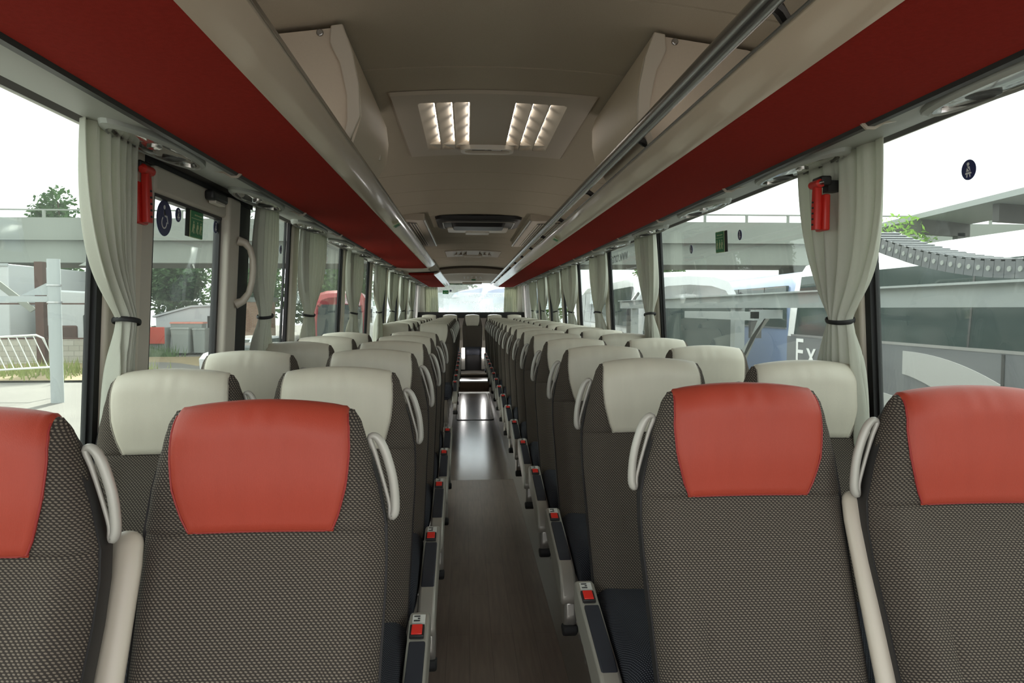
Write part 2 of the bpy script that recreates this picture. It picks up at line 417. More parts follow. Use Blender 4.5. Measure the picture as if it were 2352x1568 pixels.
o = thing('exit_sign', 'small green sign in the middle of the rear header panel', 'sign', (0.05, 15.1, 2.11))
part('sign_plate', MB().box((-.045, 0, 0), (.045, .02, .03)), 'sign_green', o); part('sign_print', MB().box((-.015, -.003, .008), (.02, 0, .022)), 'black', o)
o = thing('sun_blind', 'rolled beige blind hanging at the top of the rear window', 'blind', (.02, 15.2, 2.06))
part('roller', MB().prism(circle(.022, 16), -.21, .21, 'x'), 'beige', o); part('rod', MB().prism(circle(.004, 8, 0, -.03), -.2, .2, 'x'), 'steel', o)

# side walls: lower panel, header, pillars as one wall; each window its own pane
def wallx(s, z, off=0): return s * (XW(z) + off)
def wpan(mb, s, y0, y1, z0, z1, o0, o1):
    mb.hexa([(wallx(s, z0, o0), y0, z0), (wallx(s, z0, o1), y0, z0), (wallx(s, z0, o1), y1, z0), (wallx(s, z0, o0), y1, z0),
             (wallx(s, z1, o0), y0, z1), (wallx(s, z1, o1), y0, z1), (wallx(s, z1, o1), y1, z1), (wallx(s, z1, o0), y1, z1)])
    return mb
posts = {-1: [(2.09, 2.30), (4.20, 4.34), (5.93, 6.05), (7.55, 7.70), (9.1, 9.22), (10.7, 10.82), (12.3, 12.42)],
         1: [(2.15, 2.28), (4.52, 4.66), (6.10, 6.24), (7.78, 7.92), (9.0, 9.12), (10.5, 10.62), (12.0, 12.12)]}
WT, WB = 2.02, .92
for s, nm in ((-1, 'left'), (1, 'right')):
    mb = MB(); wpan(mb, s, Y0, 13.6, PZ, WB, 0, .10); wpan(mb, s, Y0, 13.6, WT - .012, 2.20, .010, .045)
    wpan(mb, s, 13.6, Y1, PZ, 1.3, -.02, .10); wpan(mb, s, 13.6, Y1, 2.0, 2.3, -.02, .10); wpan(mb, s, 13.6, 14.25, 1.3, 2.0, -.02, .10); wpan(mb, s, 14.95, Y1, 1.3, 2.0, -.02, .1)
    wl = struct('wall_' + nm, mb, 'white_wall', 'pale lower side wall and window header on the %s side' % nm, 'wall')
    for a, b in posts[s]:
        p = part('pillar', wpan(MB(), s, a, b, WB, WT, -.015, .018), 'post', wl, bevel=.012)
        part('window_seal', wpan(MB(), s, a - .03, a, WB, WT, .0, .018), 'rubber', p)
n = 0; WIN = {}
for s, side in ((-1, 'left'), (1, 'right')):
    edges = [(Y0, posts[s][0][0] - .03)]
    for (a, b), (c, d) in zip(posts[s], posts[s][1:]): edges.append((b, c - .03))
    edges.append((posts[s][-1][1], 13.6)); edges.append((14.3, 14.9))
    for i, (a, b) in enumerate(edges):
        n += 1
        z0, z1 = (WB, WT) if a < 14 else (1.3, 2.0)
        if s < 0 and i == 1: a, b = 3.40, 4.145
        g = struct('window_%d' % n, wpan(MB(), s, a, b, z0, z1, .016, .022), 'glass', '%s side window of the coach on the %s, counted from the front' % (ORD[i], side), 'window', smooth=0)
        WIN[s, i] = g; fr = MB()
        wpan(fr, s, a, b, z0, z0 + .025, .013, .027); wpan(fr, s, a, b, z1 - .004, z1, .013, .027)
        wpan(fr, s, a, a + .010, z0, z1, .013, .027); wpan(fr, s, b - .010, b, z0, z1, .013, .027)
        part('window_gasket', fr, 'rubber', g)
def win(s, i): return WIN[s, i]

# glazed side door with grab handle
dr = struct('door_1', wpan(MB(), -1, 2.305, 2.40, .3, 1.97, -.004, .03), 'door_panel', 'glazed beige side door behind the third row of left seats', 'door', bevel=.012)
mb = MB(); wpan(mb, -1, 2.38, 3.16, 1.885, 1.975, -.012, .03); wpan(mb, -1, 3.05, 3.19, .3, 1.975, -.03, .03); wpan(mb, -1, 2.38, 3.06, .3, .98, -.012, .03)
part('door_frame', mb, 'door_panel', dr, bevel=.012)
mb = MB(); wpan(mb, -1, 2.3, 3.42, 1.97, WT + .01, -.01, .05); wpan(mb, -1, 3.175, 3.42, .3, WT, .0, .05)
part('door_seal', mb, 'rubber', dr)
part('door_pane', wpan(MB(), -1, 2.39, 3.06, .97, 1.9, .016, .022), 'glass', dr, smooth=0)
mb = MB(); wpan(mb, -1, 3.03, 3.05, .97, 1.89, .005, .03); wpan(mb, -1, 2.40, 3.04, 1.874, 1.886, .0, .03); wpan(mb, -1, 2.40, 2.406, .97, 1.89, .0, .03)
part('pane_gasket', mb, 'black', dr)
hz = [1.52, 1.535, 1.57, 1.62, 1.67, 1.72, 1.765, 1.79, 1.80]; hx = [.0, .03, .052, .062, .065, .062, .05, .03, .0]
part('handle', MB().tube([(-XW(z) + .03 + x, 3.16 + .02 * x / .06, z) for x, z in zip(hx, hz)], [.021, .017, .014, .0135, .0135, .0135, .014, .017, .021], 12), 'beige', dr, label='curved beige grab handle')
lp = part('door_lamp', MB().box((-1.125, 2.80, 1.925), (-1.085, 2.965, 1.965)), 'black', dr, bevel=.012)
part('lamp_lens', MB().box((-1.118, 2.83, 1.915), (-1.09, 2.94, 1.927)), 'hatch_white', lp, bevel=.003)

# rear wall and window
mb = MB().box((-1.22, 15.52, PZ), (1.22, 15.66, 1.40))
mb.prism([(-1.22, 1.38), (-1.04, 1.38), (-1.0, 1.7), (-1.0, 2.1), (-1.22, 2.3)], 15.52, 15.66).prism([(1.22, 1.38), (1.22, 2.3), (1.0, 2.1), (1.0, 1.7), (1.04, 1.38)], 15.52, 15.66)
struct('wall_back', mb, 'white_wall', 'white rear wall framing the back window', 'wall')
struct('trim_4', MB().box((-1.16, 15.1, 1.30), (1.16, 15.53, 1.43)), 'shell', 'dark parcel shelf below the rear window', 'trim', bevel=.02)
rw = struct('window_99', MB().box((-1.04, 15.56, 1.36), (1.04, 15.566, 2.12)), 'rear_glass', 'wide bright rear window with reversed white lettering', 'window', smooth=0)
rw.name = 'window_%d' % (n + 1)
for tx, sz, x, z in (('S BILLETES EN EL @cto', .088, .82, 1.80), ('www.romar.', .105, .20, 1.655), ('Express PLUS', .15, .86, 1.50)):
    part('window_lettering', text_mb(tx, sz, (x, 15.553, z), (-1, 0, 0), (0, 0, 1), .002, 'LEFT'), 'vinyl_white', rw)
part('window_film', MB().box((-.90, 15.570, 1.37), (.90, 15.572, 1.86)), glass('window_film', (.82, .84, .87), .12), rw)

# aisle steps, rear bench front
mb = MB().box((-.36, 12.85, 0), (.36, 13.6, .165)); st = struct('floor_step', mb, 'floor', 'brown wood-look step across the end of the aisle', 'step')
part('step_riser', MB().box((-.36, 12.843, .0), (.36, 12.85, .15)), 'riser', st)
part('step_edge', MB().box((-.36, 12.84, .15), (.36, 12.9, .172)), 'silver', st); 
mb = MB().box((-.36, 13.6, .16), (.36, 14.3, .235)); st = struct('floor_landing', mb, 'kick', 'brown upper step in front of the rear bench', 'step')
part('step_edge', MB().box((-.36, 13.59, .21), (.36, 13.64, .24)), 'beige', st)
fh = thing('floor_hatch', 'rectangular service hatch with metal rim set in the far aisle floor', 'hatch', (.01, 10.85, 0))
part('rim', MB().loft([[(x, y, .004) for x, y in rrect(.25, 1.48, .07)], [(x, y, .008) for x, y in rrect(.255, 1.49, .07)], [(x, y, .008) for x, y in rrect(.24, 1.47, .06)], [(x, y, .001) for x, y in rrect(.238, 1.468, .06)]], caps=False), 'silver', fh)
part('lid', MB().loft([[(x, y, .0005) for x, y in rrect(.24, 1.47, .06)], [(x, y, .005) for x, y in rrect(.236, 1.466, .06)]]), 'floor_gloss', fh)

# ---------------------------------------------------------------- luggage racks
def rack(name, s, a, b, label, rail, dz=0.0):
    t = thing(name, label, 'luggage rack', (0, a, dz)); L = b - a
    P = lambda pts: [(s * x, z) for x, z in pts]
    def pr(nm, pts, m, y0=0, y1=L, **kw): return part(nm, MB().prism(P(pts), y0, y1), m, t, **kw)
    pr('red_panel', [(.543, 1.962), (.60, 1.957), (.72, 1.955), (.82, 1.957), (.892, 1.966), (.892, 1.985), (.543, 1.985)], 'felt')
    pr('fascia', [(.545, 1.960), (.530, 1.964), (.49, 1.98), (.464, 1.999), (.462, 2.006), (.475, 2.012), (.50, 1.992), (.545, 1.985)], 'fascia')
    pr('edge_trim', [(.458, 2.003), (.456, 2.010), (.462, 2.016), (.476, 2.014), (.474, 2.008)], 'chrome')
    pr('tray', [(.48, 2.008), (.50, 1.988), (1.12, 1.988), (1.12, 2.02), (1.0, 2.005)], 'tray')
    pr('dark_strip', [(.890, 1.966), (.898, 1.958), (.915, 1.958), (.928, 1.972), (.928, 1.99), (.89, 1.99)], 'black')  # black rounded profile between red panel and pale underside
    pr('underside', [(.928, 1.974), (.96, 1.970), (1.06, 1.984), (1.155, 2.002), (1.155, 2.03), (.928, 1.99)], 'underside')
    part('added_fill_strip', MB().prism(P([(.60, 2.022), (.60, 2.034), (.64, 2.034), (.64, 2.022)]), .3, L - .3), 'fill_glow', t, label='added warm glow strip hidden on top of the rack to brighten the ceiling')  # emitter added out of sight behind the fascia to lift the ceiling
    if rail:
        part('rail', MB().tube([(s * .414, 0, 2.035), (s * .414, L, 2.035)], .022, 14), 'rail', t)
        y = .35
        while y < L:
            part('bracket', MB().tube([(s * .418, y, 2.037), (s * .45, y + .03, 2.036), (s * .48, y + .06, 2.025), (s * .50, y + .07, 1.998)], [.012, .012, .011, .014], 8), 'black', t)
            y += .98
    return t
rack('luggage_rack', -1, Y0, 7.95, 'long overhead rack on the left with red underside and cream edge', False)
rack('luggage_rack', -1, 9.5, 14.75, 'shorter rear overhead rack on the left with red underside, beyond the stairwell', False)
rack('luggage_rack', 1, Y0, 14.75, 'overhead rack on the right with red underside and grey grab rail', True)
# beige piece bridging the gap of the left rack
t = thing('rack_end_panel', 'beige curved panel bridging the gap between the two left racks', 'panel', (0, 7.95, 0))
part('panel', MB().prism([(-.47, 2.02), (-.47, 2.06), (-1.09, 2.06), (-1.09, 2.0), (-.93, 1.985), (-.72, 1.995), (-.55, 2.005)], .02, 1.54), 'hatch', t)
part('end_cap', MB().prism([(-.452, 2.02), (-.50, 1.975), (-.55, 1.945), (-.72, 1.935), (-.90, 1.94), (-.93, 1.975), (-.93, 1.99), (-.47, 2.03)], 0, .03), 'beige', t)
part('inset', MB().prism([(-.58, 1.988), (-.58, 2.003), (-.85, 1.99), (-.85, 1.976)], .25, 1.25), 'beige', t)
for i, (s, y) in enumerate(((-1, 3.95), (-1, 14.1), (1, 4.7))):
    t = thing('seat_notice', ['small green notice stuck on the long left rack edge', 'bright green notice at the far end of the left rear rack', 'small green notice stuck on the right rack edge'][i], 'notice', (s * .5, y, 1.975), 0)
    nrm = Vector((-s * .5, 0, -.85)).normalized(); V = Vector((-s * .075, 0, .04)).normalized()
    part('plate', flat(MB(), rrect(.05, .022, .004), nrm * .010, (0, -s, 0), V, .002), 'sign_pale', t)
    part('print', flat(MB(), rrect(.042, .015, .002), nrm * .013, (0, -s, 0), V, .001), 'sign_green', t)

# reading lamp units under the racks
def pod_meshes(s):
    out = []
    zz = lambda x: 1.972 + (x - .93) * .17 if x > 1.0 else 1.973
    def ring(rx, ry, dz): return [(s * (1.005 + rx * math.cos(q)), ry * math.sin(q), 1.972 + .17 * (.075 + rx * math.cos(q)) * .7 - dz) for q in [2 * pi * i / 32 for i in range(32)]]
    out.append(('housing', mesh('housing', MB().loft([ring(.085, .30, -.006), ring(.082, .29, .016), ring(.072, .265, .024), ring(.066, .25, .016)], caps=False), 'underside')))
    out.append(('chrome_ring', mesh('chrome_ring', MB().loft([ring(.068, .255, .010), ring(.068, .255, .021), ring(.061, .24, .021), ring(.06, .238, .010)], caps=False), 'chrome')))
    out.append(('lens', mesh('lens', MB().loft([ring(.063, .245, .006), ring(.055, .2, .018), ring(.03, .1, .020)]), 'lens')))
    out.append(('nozzle', mesh('nozzle', MB().loft([[(s * (1.0 + r * math.cos(q)), .10 + r * math.sin(q), 1.972 - dz) for q in [2 * pi * i / 18 for i in range(18)]] for r, dz in ((.034, .0), (.034, .014), (.024, .017), (.016, .012))]), 'black')))
    out.append(('knob', mesh('knob', MB().loft([[(s * (.99 + r * math.cos(q)), -.06 + r * math.sin(q), 1.972 - dz) for q in [2 * pi * i / 14 for i in range(14)]] for r, dz in ((.02, .0), (.02, .018), (.012, .021))]), 'chrome')))
    out.append(('joint_rib', mesh('joint_rib', MB().prism([(s * .882, 1.963), (s * .895, 1.951), (s * .918, 1.951), (s * .94, 1.965), (s * 1.13, 2.004), (s * 1.13, 2.016), (s * .92, 1.99), (s * .882, 1.985)], .36, .368), 'beige')))
    return out
for s, nm, ys_, in ((-1, 'left', [2.12, 3.1, 4.1, 5.1, 6.1, 7.1, 8.1, 9.1, 10.1, 11.1, 12.1, 13.1, 14.1]), (1, 'right', [1.35, 2.3, 3.25, 4.2, 5.15, 6.1, 7.05, 8.0, 8.95, 9.9, 10.85, 11.8, 12.75, 13.7])):
    pm = pod_meshes(s)
    for i, y in enumerate(ys_):
        t = thing('reading_lamp_unit', 'oval chrome reading lamp unit under the %s rack, %s from the front' % (nm, ORD[i]), 'lamp', (0, y, 0), 0, 'reading lamp units under the racks')
        for n_, me in pm: part(n_, me, None, t)

# cabinets hanging at the front of the racks
for s, nm in ((-1, 'left'), (1, 'right')):
    t = thing('overhead_cabinet', 'beige closed cabinet above the %s rack, under the ceiling' % nm, 'cabinet', (0, 2.24, 0))
    pf = [(.475, 2.015), (.448, 2.10), (.452, 2.20), (.472, 2.30), (.502, 2.37), (.506, 2.374), (.80, 2.335), (1.0, 2.27), (1.09, 2.14), (1.09, 2.03)]
    g = lambda p, y: [(s * x, y, z) for x, z in p]
    part('body', MB().loft([g(pf, 0), g(pf, .60), [(s * (x + .0), 1.0 - .42 * (2.39 - z) / .38, z) for x, z in pf]]), 'cabinet', t, smooth=25)
    ln = [(.475, 2.015), (.447, 2.10), (.451, 2.20), (.471, 2.30), (.500, 2.374)]
    dp = [(x - .004, z) for x, z in ln]; dq = [(x - .012, z) for x, z in ln]
    prof = dq + list(reversed(dp))
    part('door', MB().loft([g(prof, -.005), g(prof, .57), [(s * x, 1.01 - .42 * (2.39 - z) / .38, z) for x, z in prof]]), 'cabinet', t, smooth=25)
    lip = [(.475, 2.015), (.436, 2.10), (.440, 2.20), (.46, 2.30), (.488, 2.378), (.524, 2.372), (.528, 2.32), (.512, 2.285), (.498, 2.26), (.478, 2.16), (.478, 2.08), (.495, 2.015)]
    part('front_lip', MB().prism([(s * x, z) for x, z in lip], -.022, .0), 'beige', t, bevel=.004)
    part('screw', MB().prism(circle(.011, 14, s * .56, 2.355), -.008, .0), 'steel', t, bevel=.003)
    part('latch', MB().prism(circle(.006, 10, .50, 2.09, .02), min(s * .437, s * .446), max(s * .437, s * .446), 'x'), 'beige', t)

# roof hatches
def hatch(loc, label, lit):
    t = thing('roof_hatch', label, 'roof hatch', loc)
    xs0 = (.10, .178, .256)
    def h(x, y):
        z = -.012 * min(1, (.445 - abs(x)) / .012, (.595 - abs(y)) / .012)
        z = -.012 if abs(x) < .43 and abs(y) < .58 else z
        ax = abs(x)
        for q in xs0:
            if q < ax < q + .072 and -.46 < y < .42:
                e = min(1, (y + .46) / .03, (.42 - y) / .012)
                z += .045 * (1 - (ax - q) / .072) ** .8 * e * min(1, (ax - q) / .004)
        return z - .10 * x * x
    part('panel', MB().grid(lambda u, v: (-.445 + .89 * u, -.595 + 1.19 * v, h(-.445 + .89 * u, -.595 + 1.19 * v)), 222, 80), 'hatch', t, smooth=30)
    for s in (-1, 1):
        for q in xs0:
            if lit:
                for k in range(5):
                    y = -.38 + .18 * k
                    part('led_lamp', MB().box((min(s * (q + .004), s * (q + .008)), y - .065, .010), (max(s * (q + .004), s * (q + .008)), y + .065, .024)).xf(lambda x, y, z: (x, y, z - .1 * x * x)), 'led', t)
            part('vane', MB().add([(s * q, .33, -.013), (s * (q + .07), .33, -.013), (s * (q + .002), .43, -.014), (s * q, .33, .02), (s * (q + .02), .33, .01), (s * (q + .002), .43, -.012)], [(0, 1, 2), (3, 5, 4), (0, 3, 4, 1), (1, 4, 5, 2), (2, 5, 3, 0)]), 'beige', t)
    o1 = rrect(.15, .075, .06); o2 = rrect(.125, .05, .045); cyh = .40
    hd = part('handle', MB().loft([[(x, y + cyh, -.012) for x, y in o1], [(x * .98, y * .98 + cyh, -.035) for x, y in o1], [(x, y + cyh, -.035) for x, y in o2], [(x, y + cyh, -.004) for x, y in o2]], caps=False), 'hatch_white', t, label='white oval handle ring')
    part('recess', MB().box((-.125, cyh - .05, -.016), (.125, cyh + .05, -.013)), 'hatch', hd)
    part('indicator', MB().box((-.085, cyh - .03, -.020), (.085, cyh + .035, -.016)), 'screen', hd); part('indicator_print', MB().prism(rrect(.028, .022, .009, 4, .052, cyh), -.022, -.019, 'z').prism(circle(.014, 14, -.005, cyh), -.022, -.019, 'z'), 'sign_white', hd)
    return t
hatch((0.01, 3.55, 2.413), 'large roof hatch with six lit louvres above the front rows', True)
hatch((0.0, 11.45, 2.413), 'distant roof hatch with six louvres near the rear of the ceiling', False)

# air grilles and folding monitor
for s, nm in ((-1, 'left'), (1, 'right')):
    t = thing('air_grille', 'slatted air return grille along the %s edge of the ceiling' % nm, 'grille', (s * .66, 7.9, 2.35))
    part('frame', MB().prism([(s * -.165, .035), (s * -.165, -.012), (s * -.150, -.028), (s * -.10, -.030), (s * .16, -.015), (s * .16, .03)], -1.35, 1.35), 'hatch', t)
    part('edge', MB().tube([(s * -.158, -1.34, -.018), (s * -.158, 1.34, -.018)], .014, 10), 'silver', t)
    part('back', MB().prism([(s * -.08, -.033), (s * .155, -.020), (s * .155, -.018), (s * -.08, -.030)], -1.15, 1.15), 'black', t)
    for k in range(9):
        x = -.075 + .028 * k
        part('slat', MB().prism([(s * (x - .006), -.040 + .06 * (x + .08)), (s * (x + .006), -.040 + .06 * (x + .08)), (s * (x + .006), -.030 + .05 * (x + .08)), (s * (x - .006), -.030 + .05 * (x + .08))], -1.14, 1.14), 'beige', t)
t = thing('ceiling_monitor', 'black folded monitor in a recess in the middle of the ceiling', 'monitor', (.015, 7.2, 2.40))
part('housing', MB().loft([[(x, y, .0) for x, y in rrect(.43, .42, .12)], [(x, y, -.03) for x, y in rrect(.42, .41, .11)], [(x, y, -.045) for x, y in rrect(.39, .38, .09)]]), 'black', t)
part('screen', MB().loft([[(x, y - .05, -.045) for x, y in rrect(.27, .19, .04)], [(x, y - .05, -.085) for x, y in rrect(.25, .17, .04)]]), 'screen', t)
part('trim', MB().tube([(x, y, -.048) for x, y in rrect(.355, .30, .08)], .006, 8, closed=True), 'silver', t)
part('panel', MB().loft([[(x, y + .40, -.03) for x, y in rrect(.33, .22, .05)], [(x, y + .40, -.055) for x, y in rrect(.32, .21, .05)]]), 'hatch_white', t)
part('cover_plate', MB().box((-.13, .50, -.07), (.13, .70, -.054)), 'white_wall', t, bevel=.006)

# ---------------------------------------------------------------- seats
LB = .726
def _ang(v):
    t_ = max(0, min(1, (v - .50) / .24)); t_ = t_ * t_ * (3 - 2 * t_)
    return math.radians(23 * (1 - t_) + .5 * t_)
_NP = 400; _PY = [0.0]; _PZ = [0.0]
for _i in range(_NP):
    _q = _ang((_i + .5) / _NP); _PY.append(_PY[-1] + math.sin(_q) * LB / _NP); _PZ.append(_PZ[-1] + math.cos(_q) * LB / _NP)
def path(v):
    if v < 0: return _PY[-1] * -1 + v * LB * math.sin(_ang(0)), v * LB * math.cos(_ang(0)), _ang(0)
    k = min(_NP - 1e-6, v * _NP); i = int(k); f_ = k - i
    return _PY[i] + (_PY[i + 1] - _PY[i]) * f_ - _PY[-1], _PZ[i] + (_PZ[i + 1] - _PZ[i]) * f_, _ang(v)
CA_, SA_ = 1.0, 0.0
WV = [(-.06, .205), (0, .213), (.3, .219), (.55, .225), (.68, .223), (.78, .212), (.86, .199), (.93, .186), (.97, .178), (1.0, .165)]
def bp(x, v, n):
    """backrest point: across x, along v, out of the face by n"""
    drop = .6 * x * x * max(0, min(1, (v - .6) / .35)) / LB
    y_, z_, q_ = path(v - drop)
    return (x, y_ - n * math.cos(q_), 1.145 - _PZ[-1] + z_ + n * math.sin(q_))
def nose(v): return math.sqrt(max(0, 1 - max(0, (v - .925) / .075) ** 2))
def yf(x, v):
    w = lerp(WV, v); q = min(1, abs(x) / w)
    t_ = lerp([(0, .050), (.25, .056), (.5, .05), (.65, .046), (.8, .058), (.93, .055)], v) * nose(v)
    bol = .016 * math.exp(-((q - .80) / .16) ** 2) * max(0, min(1, (.72 - v) / .12))
    ax = abs(x); groove = .007 * math.exp(-((ax - (.105 + .05 * v)) / .005) ** 2) * max(0, min(1, (.42 - v) / .05))
    hem = .005 * math.exp(-((v - .672) / .006) ** 2)
    return (t_ + bol) * (1 - q ** 6) ** .5 - groove - hem if q < 1 else 0
def yb(x, v):
    w = lerp(WV, v); q = min(1, abs(x) / w)
    return -.045 * nose(v) * (1 - q ** 6) ** .5
vlist = [-.06, -.04, 0, .05, .1, .15, .2, .25, .3, .34, .37, .385, .4, .41, .42, .45, .5, .55, .6, .64, .66, .668, .672, .676, .684, .70, .75, .8, .84, .88, .91, .93, .945, .96, .97, .98, .988, .994, .998, 1.0]
def ring_uv(me, rings, along, start=0):
    """cloth coordinates in metres: round each ring from its middle, and along the loft"""
    uv = []
    for r_, a_ in zip(rings, along):
        P = [Vector(p) for p in r_]; acc = [0.0]
        for p, q in zip(P, P[1:]): acc.append(acc[-1] + (q - p).length)
        uv += [(x - acc[start], a_) for x in acc]
    L = me.uv_layers.new(name='cloth')
    for lp in me.loops: L.data[lp.index].uv = uv[lp.vertex_index]
    return me
def backrest_mesh():
    rings = []
    for v in vlist:
        w = lerp(WV, v); k = 44
        ph = [-pi / 2 + pi * i / k for i in range(k + 1)]
        xs = [w * math.sin(p) for p in ph]
        rings.append([bp(x, v, yf(x, v)) for x in xs] + [bp(x, v, yb(x, v)) for x in reversed(xs[1:-1])])
    return ring_uv(mesh('backrest', MB().loft(rings), 'cloth', 50), rings, [v * LB for v in vlist], 22)
CV = [(.672, .131), (.75, .149), (.82, .160), (.90, .164), (.95, .162), (1.0, .157)]
cpath = [(v, 1) for v in (.672, .68, .70, .74, .78, .82, .86, .89, .91, .93, .945, .96, .97, .98, .988, .994, .998)] + [(1.0, 0)] + [(v, -1) for v in (.998, .994, .988, .98, .97, .95, .93, .9, .85, .8)]
def cover_mesh(col):
    nn = 40; pts = []
    for v, sd_ in cpath:
        c = min(lerp(CV, v), lerp(WV, v) * .985)
        r_ = []
        for i in range(nn + 1):
            q = -1 + 2 * i / nn; x = c * q
            th = .0055 * (1 - abs(q) ** 14) ** .5 - .001
            if v < .675 and sd_ > 0: th = -.001
            piping = .0018 * math.exp(-((abs(q) - .955) / .012) ** 2)
            base = yf(x, v) + (.005 * math.exp(-((v - .672) / .006) ** 2)) if sd_ >= 0 else yb(x, v)
            wr = .0012 * math.sin(x * 95 + 2.1 * math.sin(x * 31)) * max(0, 1 - abs(v - .955) / .055) if sd_ >= 0 else 0
            nrm = (base + (th + piping + wr) * (1 if sd_ >= 0 else -1))
            p = Vector(bp(x, v, nrm))
            if v > .96:  # push the wrap outwards along the top as well
                up = (v - .96) / .04 * (th + piping)
                p += Vector((0, SA_, CA_)) * up
            r_.append(p)
        pts.append(r_)
    return mesh('headrest_cover', MB().loft(pts, caps=False, closed=False), 'white_leather' if col == 'white' else 'red_leather', 60)
def seam_mesh(col):
    VV = (.68, .72, .76, .80, .84, .88, .91, .935, .955, .97, .98, .988); L_ = []
    for v in reversed(VV): L_.append(bp(-lerp(CV, v) * .985, v, yf(lerp(CV, v), v) + .0025))
    for i in range(1, 16): x = .13 * (2 * i / 16 - 1); L_.append(bp(x, .674, yf(x, .674) + .004))
    for v in VV: L_.append(bp(lerp(CV, v) * .985, v, yf(lerp(CV, v), v) + .0025))
    mb = MB().tube(L_, .0020, 6)
    return mesh('headrest_seam', mb, 'seam_white' if col == 'white' else 'seam_red')
def shell_mesh():
    rings = []
    for v in [-.10, -.05, 0, .1, .2, .3, .4, .5, .6, .68, .75, .8, .85, .9, .93, .95, .965, .975]:
        w = lerp(WV, v) + lerp([(.74, .003), (.86, .001), (.95, -.006)], v); k = 16; d = .085 * (1 - max(0, (v - .8) / .2) ** 2 * .6)
        xs = [w * math.sin(-pi / 2 + pi * i / k) for i in range(k + 1)]
        e = 1 if v < .9 else nose(.925 + (v - .9) * .9)
        rings.append([bp(x, v, -.004 + .014 * min(1, (abs(x) / w) ** 4)) for x in xs] + [bp(x, v, -d * e * (1 - (abs(x) / w) ** 5) ** .5 - .012) for x in reversed(xs[1:-1])])
    return mesh('back_shell', MB().loft(rings), 'shell')
def cushion_mesh():
    rings = []
    for y, zt, zb, w in ((-.17, .40, .37, .19), (-.19, .455, .35, .21), (-.24, .47, .34, .216), (-.35, .468, .33, .217), (-.48, .472, .33, .217), (-.58, .478, .33, .217), (-.64, .472, .325, .215), (-.675, .455, .325, .212), (-.69, .425, .33, .208), (-.693, .38, .34, .2), (-.685, .35, .345, .19)):
        r_ = []; c = (zt + zb) / 2; h = (zt - zb) / 2
        for i in range(36):
            q = 2 * pi * i / 36; ca, sa = math.cos(q), math.sin(q)
            x = w * math.copysign(abs(ca) ** .35, ca); z = c + h * math.copysign(abs(sa) ** .45, sa)
            if sa > 0: z += .012 * math.exp(-((abs(x) / w - .85) / .15) ** 2) * sa
            r_.append((x, y, z))
        rings.append(r_)
    al = [0]
    for p, q in zip(rings, rings[1:]): al.append(al[-1] + (Vector(q[9]) - Vector(p[9])).length)
    return ring_uv(mesh('seat_cushion', MB().loft(rings), 'cushion', 50), rings, al, 9)
def console_parts(s):
    """low side arm beside the aisle, with belt buckle and pad; s is the aisle side"""
    x0, x1 = s * .222, s * .278; lo, hi = min(x0, x1), max(x0, x1)
    body = [(-.20, .485), (-.235, .492), (-.30, .474), (-.60, .412), (-.645, .395), (-.68, .36), (-.70, .31), (-.69, .285), (-.64, .285), (-.56, .31), (-.42, .345), (-.26, .372), (-.20, .40)]
    out = [('armrest', mesh('armrest', MB().prism(body, lo, hi, 'x'), 'console'), .010)]
    pad = [(-.345, .469), (-.56, .4247), (-.595, .413), (-.615, .396), (-.61, .385), (-.56, .40), (-.345, .455)]
    out.append(('arm_pad', mesh('arm_pad', MB().prism([(y, z + .004) for y, z in pad], lo + .007, hi - .007, 'x'), 'pad'), .004))
    ins = [(-.40, .4634), (-.415, .4602), (-.415, .459), (-.40, .462)]
    b = [(-.285, .489), (-.33, .4795), (-.33, .470), (-.285, .479)]
    out.append(('buckle', mesh('buckle', MB().prism(b, lo + .006, hi - .012, 'x'), 'black'), .002))
    b = [(-.289, .4915), (-.326, .4835), (-.326, .475), (-.289, .483)]
    out.append(('buckle_button', mesh('buckle_button', MB().prism(b, lo + .011, hi - .017, 'x'), 'red_button'), .002))
    b = [(-.238, .4935), (-.272, .4865), (-.272, .482), (-.238, .489)]
    out.append(('number_plate', mesh('number_plate', MB().prism(b, lo + .010, hi - .012, 'x'), 'plate'), 0))
    pr_ = MB()
    for k in range(3):
        y = -.243 - .009 * k; z = .4930 - .2059 * (-.238 - y) + .0012
        pr_.box((lo + .014 + (.010 if k == 1 else 0), y - .005, z - .003), (lo + .030, y, z + .0002))
    out.append(('plate_print', mesh('plate_print', pr_, 'ink'), 0))
    lw = MB().prism([(-.60, .33), (-.69, .30), (-.70, .24), (-.68, .20), (-.64, .19), (-.60, .22)], lo + .012, hi + .0, 'x')
    out.append(('arm_support', mesh('arm_support', lw, 'silver'), .012))
    ft = MB().prism([(-.635, .20), (-.695, .215), (-.70, .19), (-.67, .165), (-.63, .18)], lo + .008, hi + .004, 'x')
    out.append(('support_foot', mesh('support_foot', ft, 'rubber'), .008))
    lg = MB().prism([(-.30, .34), (-.24, .34), (-.15, .06), (-.10, .0), (-.26, .0), (-.24, .06)], min(s * .13, s * .17), max(s * .13, s * .17), 'x').prism([(-.62, .32), (-.55, .32), (-.44, .05), (-.42, .0), (-.56, .0), (-.53, .05)], min(s * .13, s * .17), max(s * .13, s * .17), 'x')
    out.append(('leg', mesh('leg', lg, 'silver'), .006))
    return out
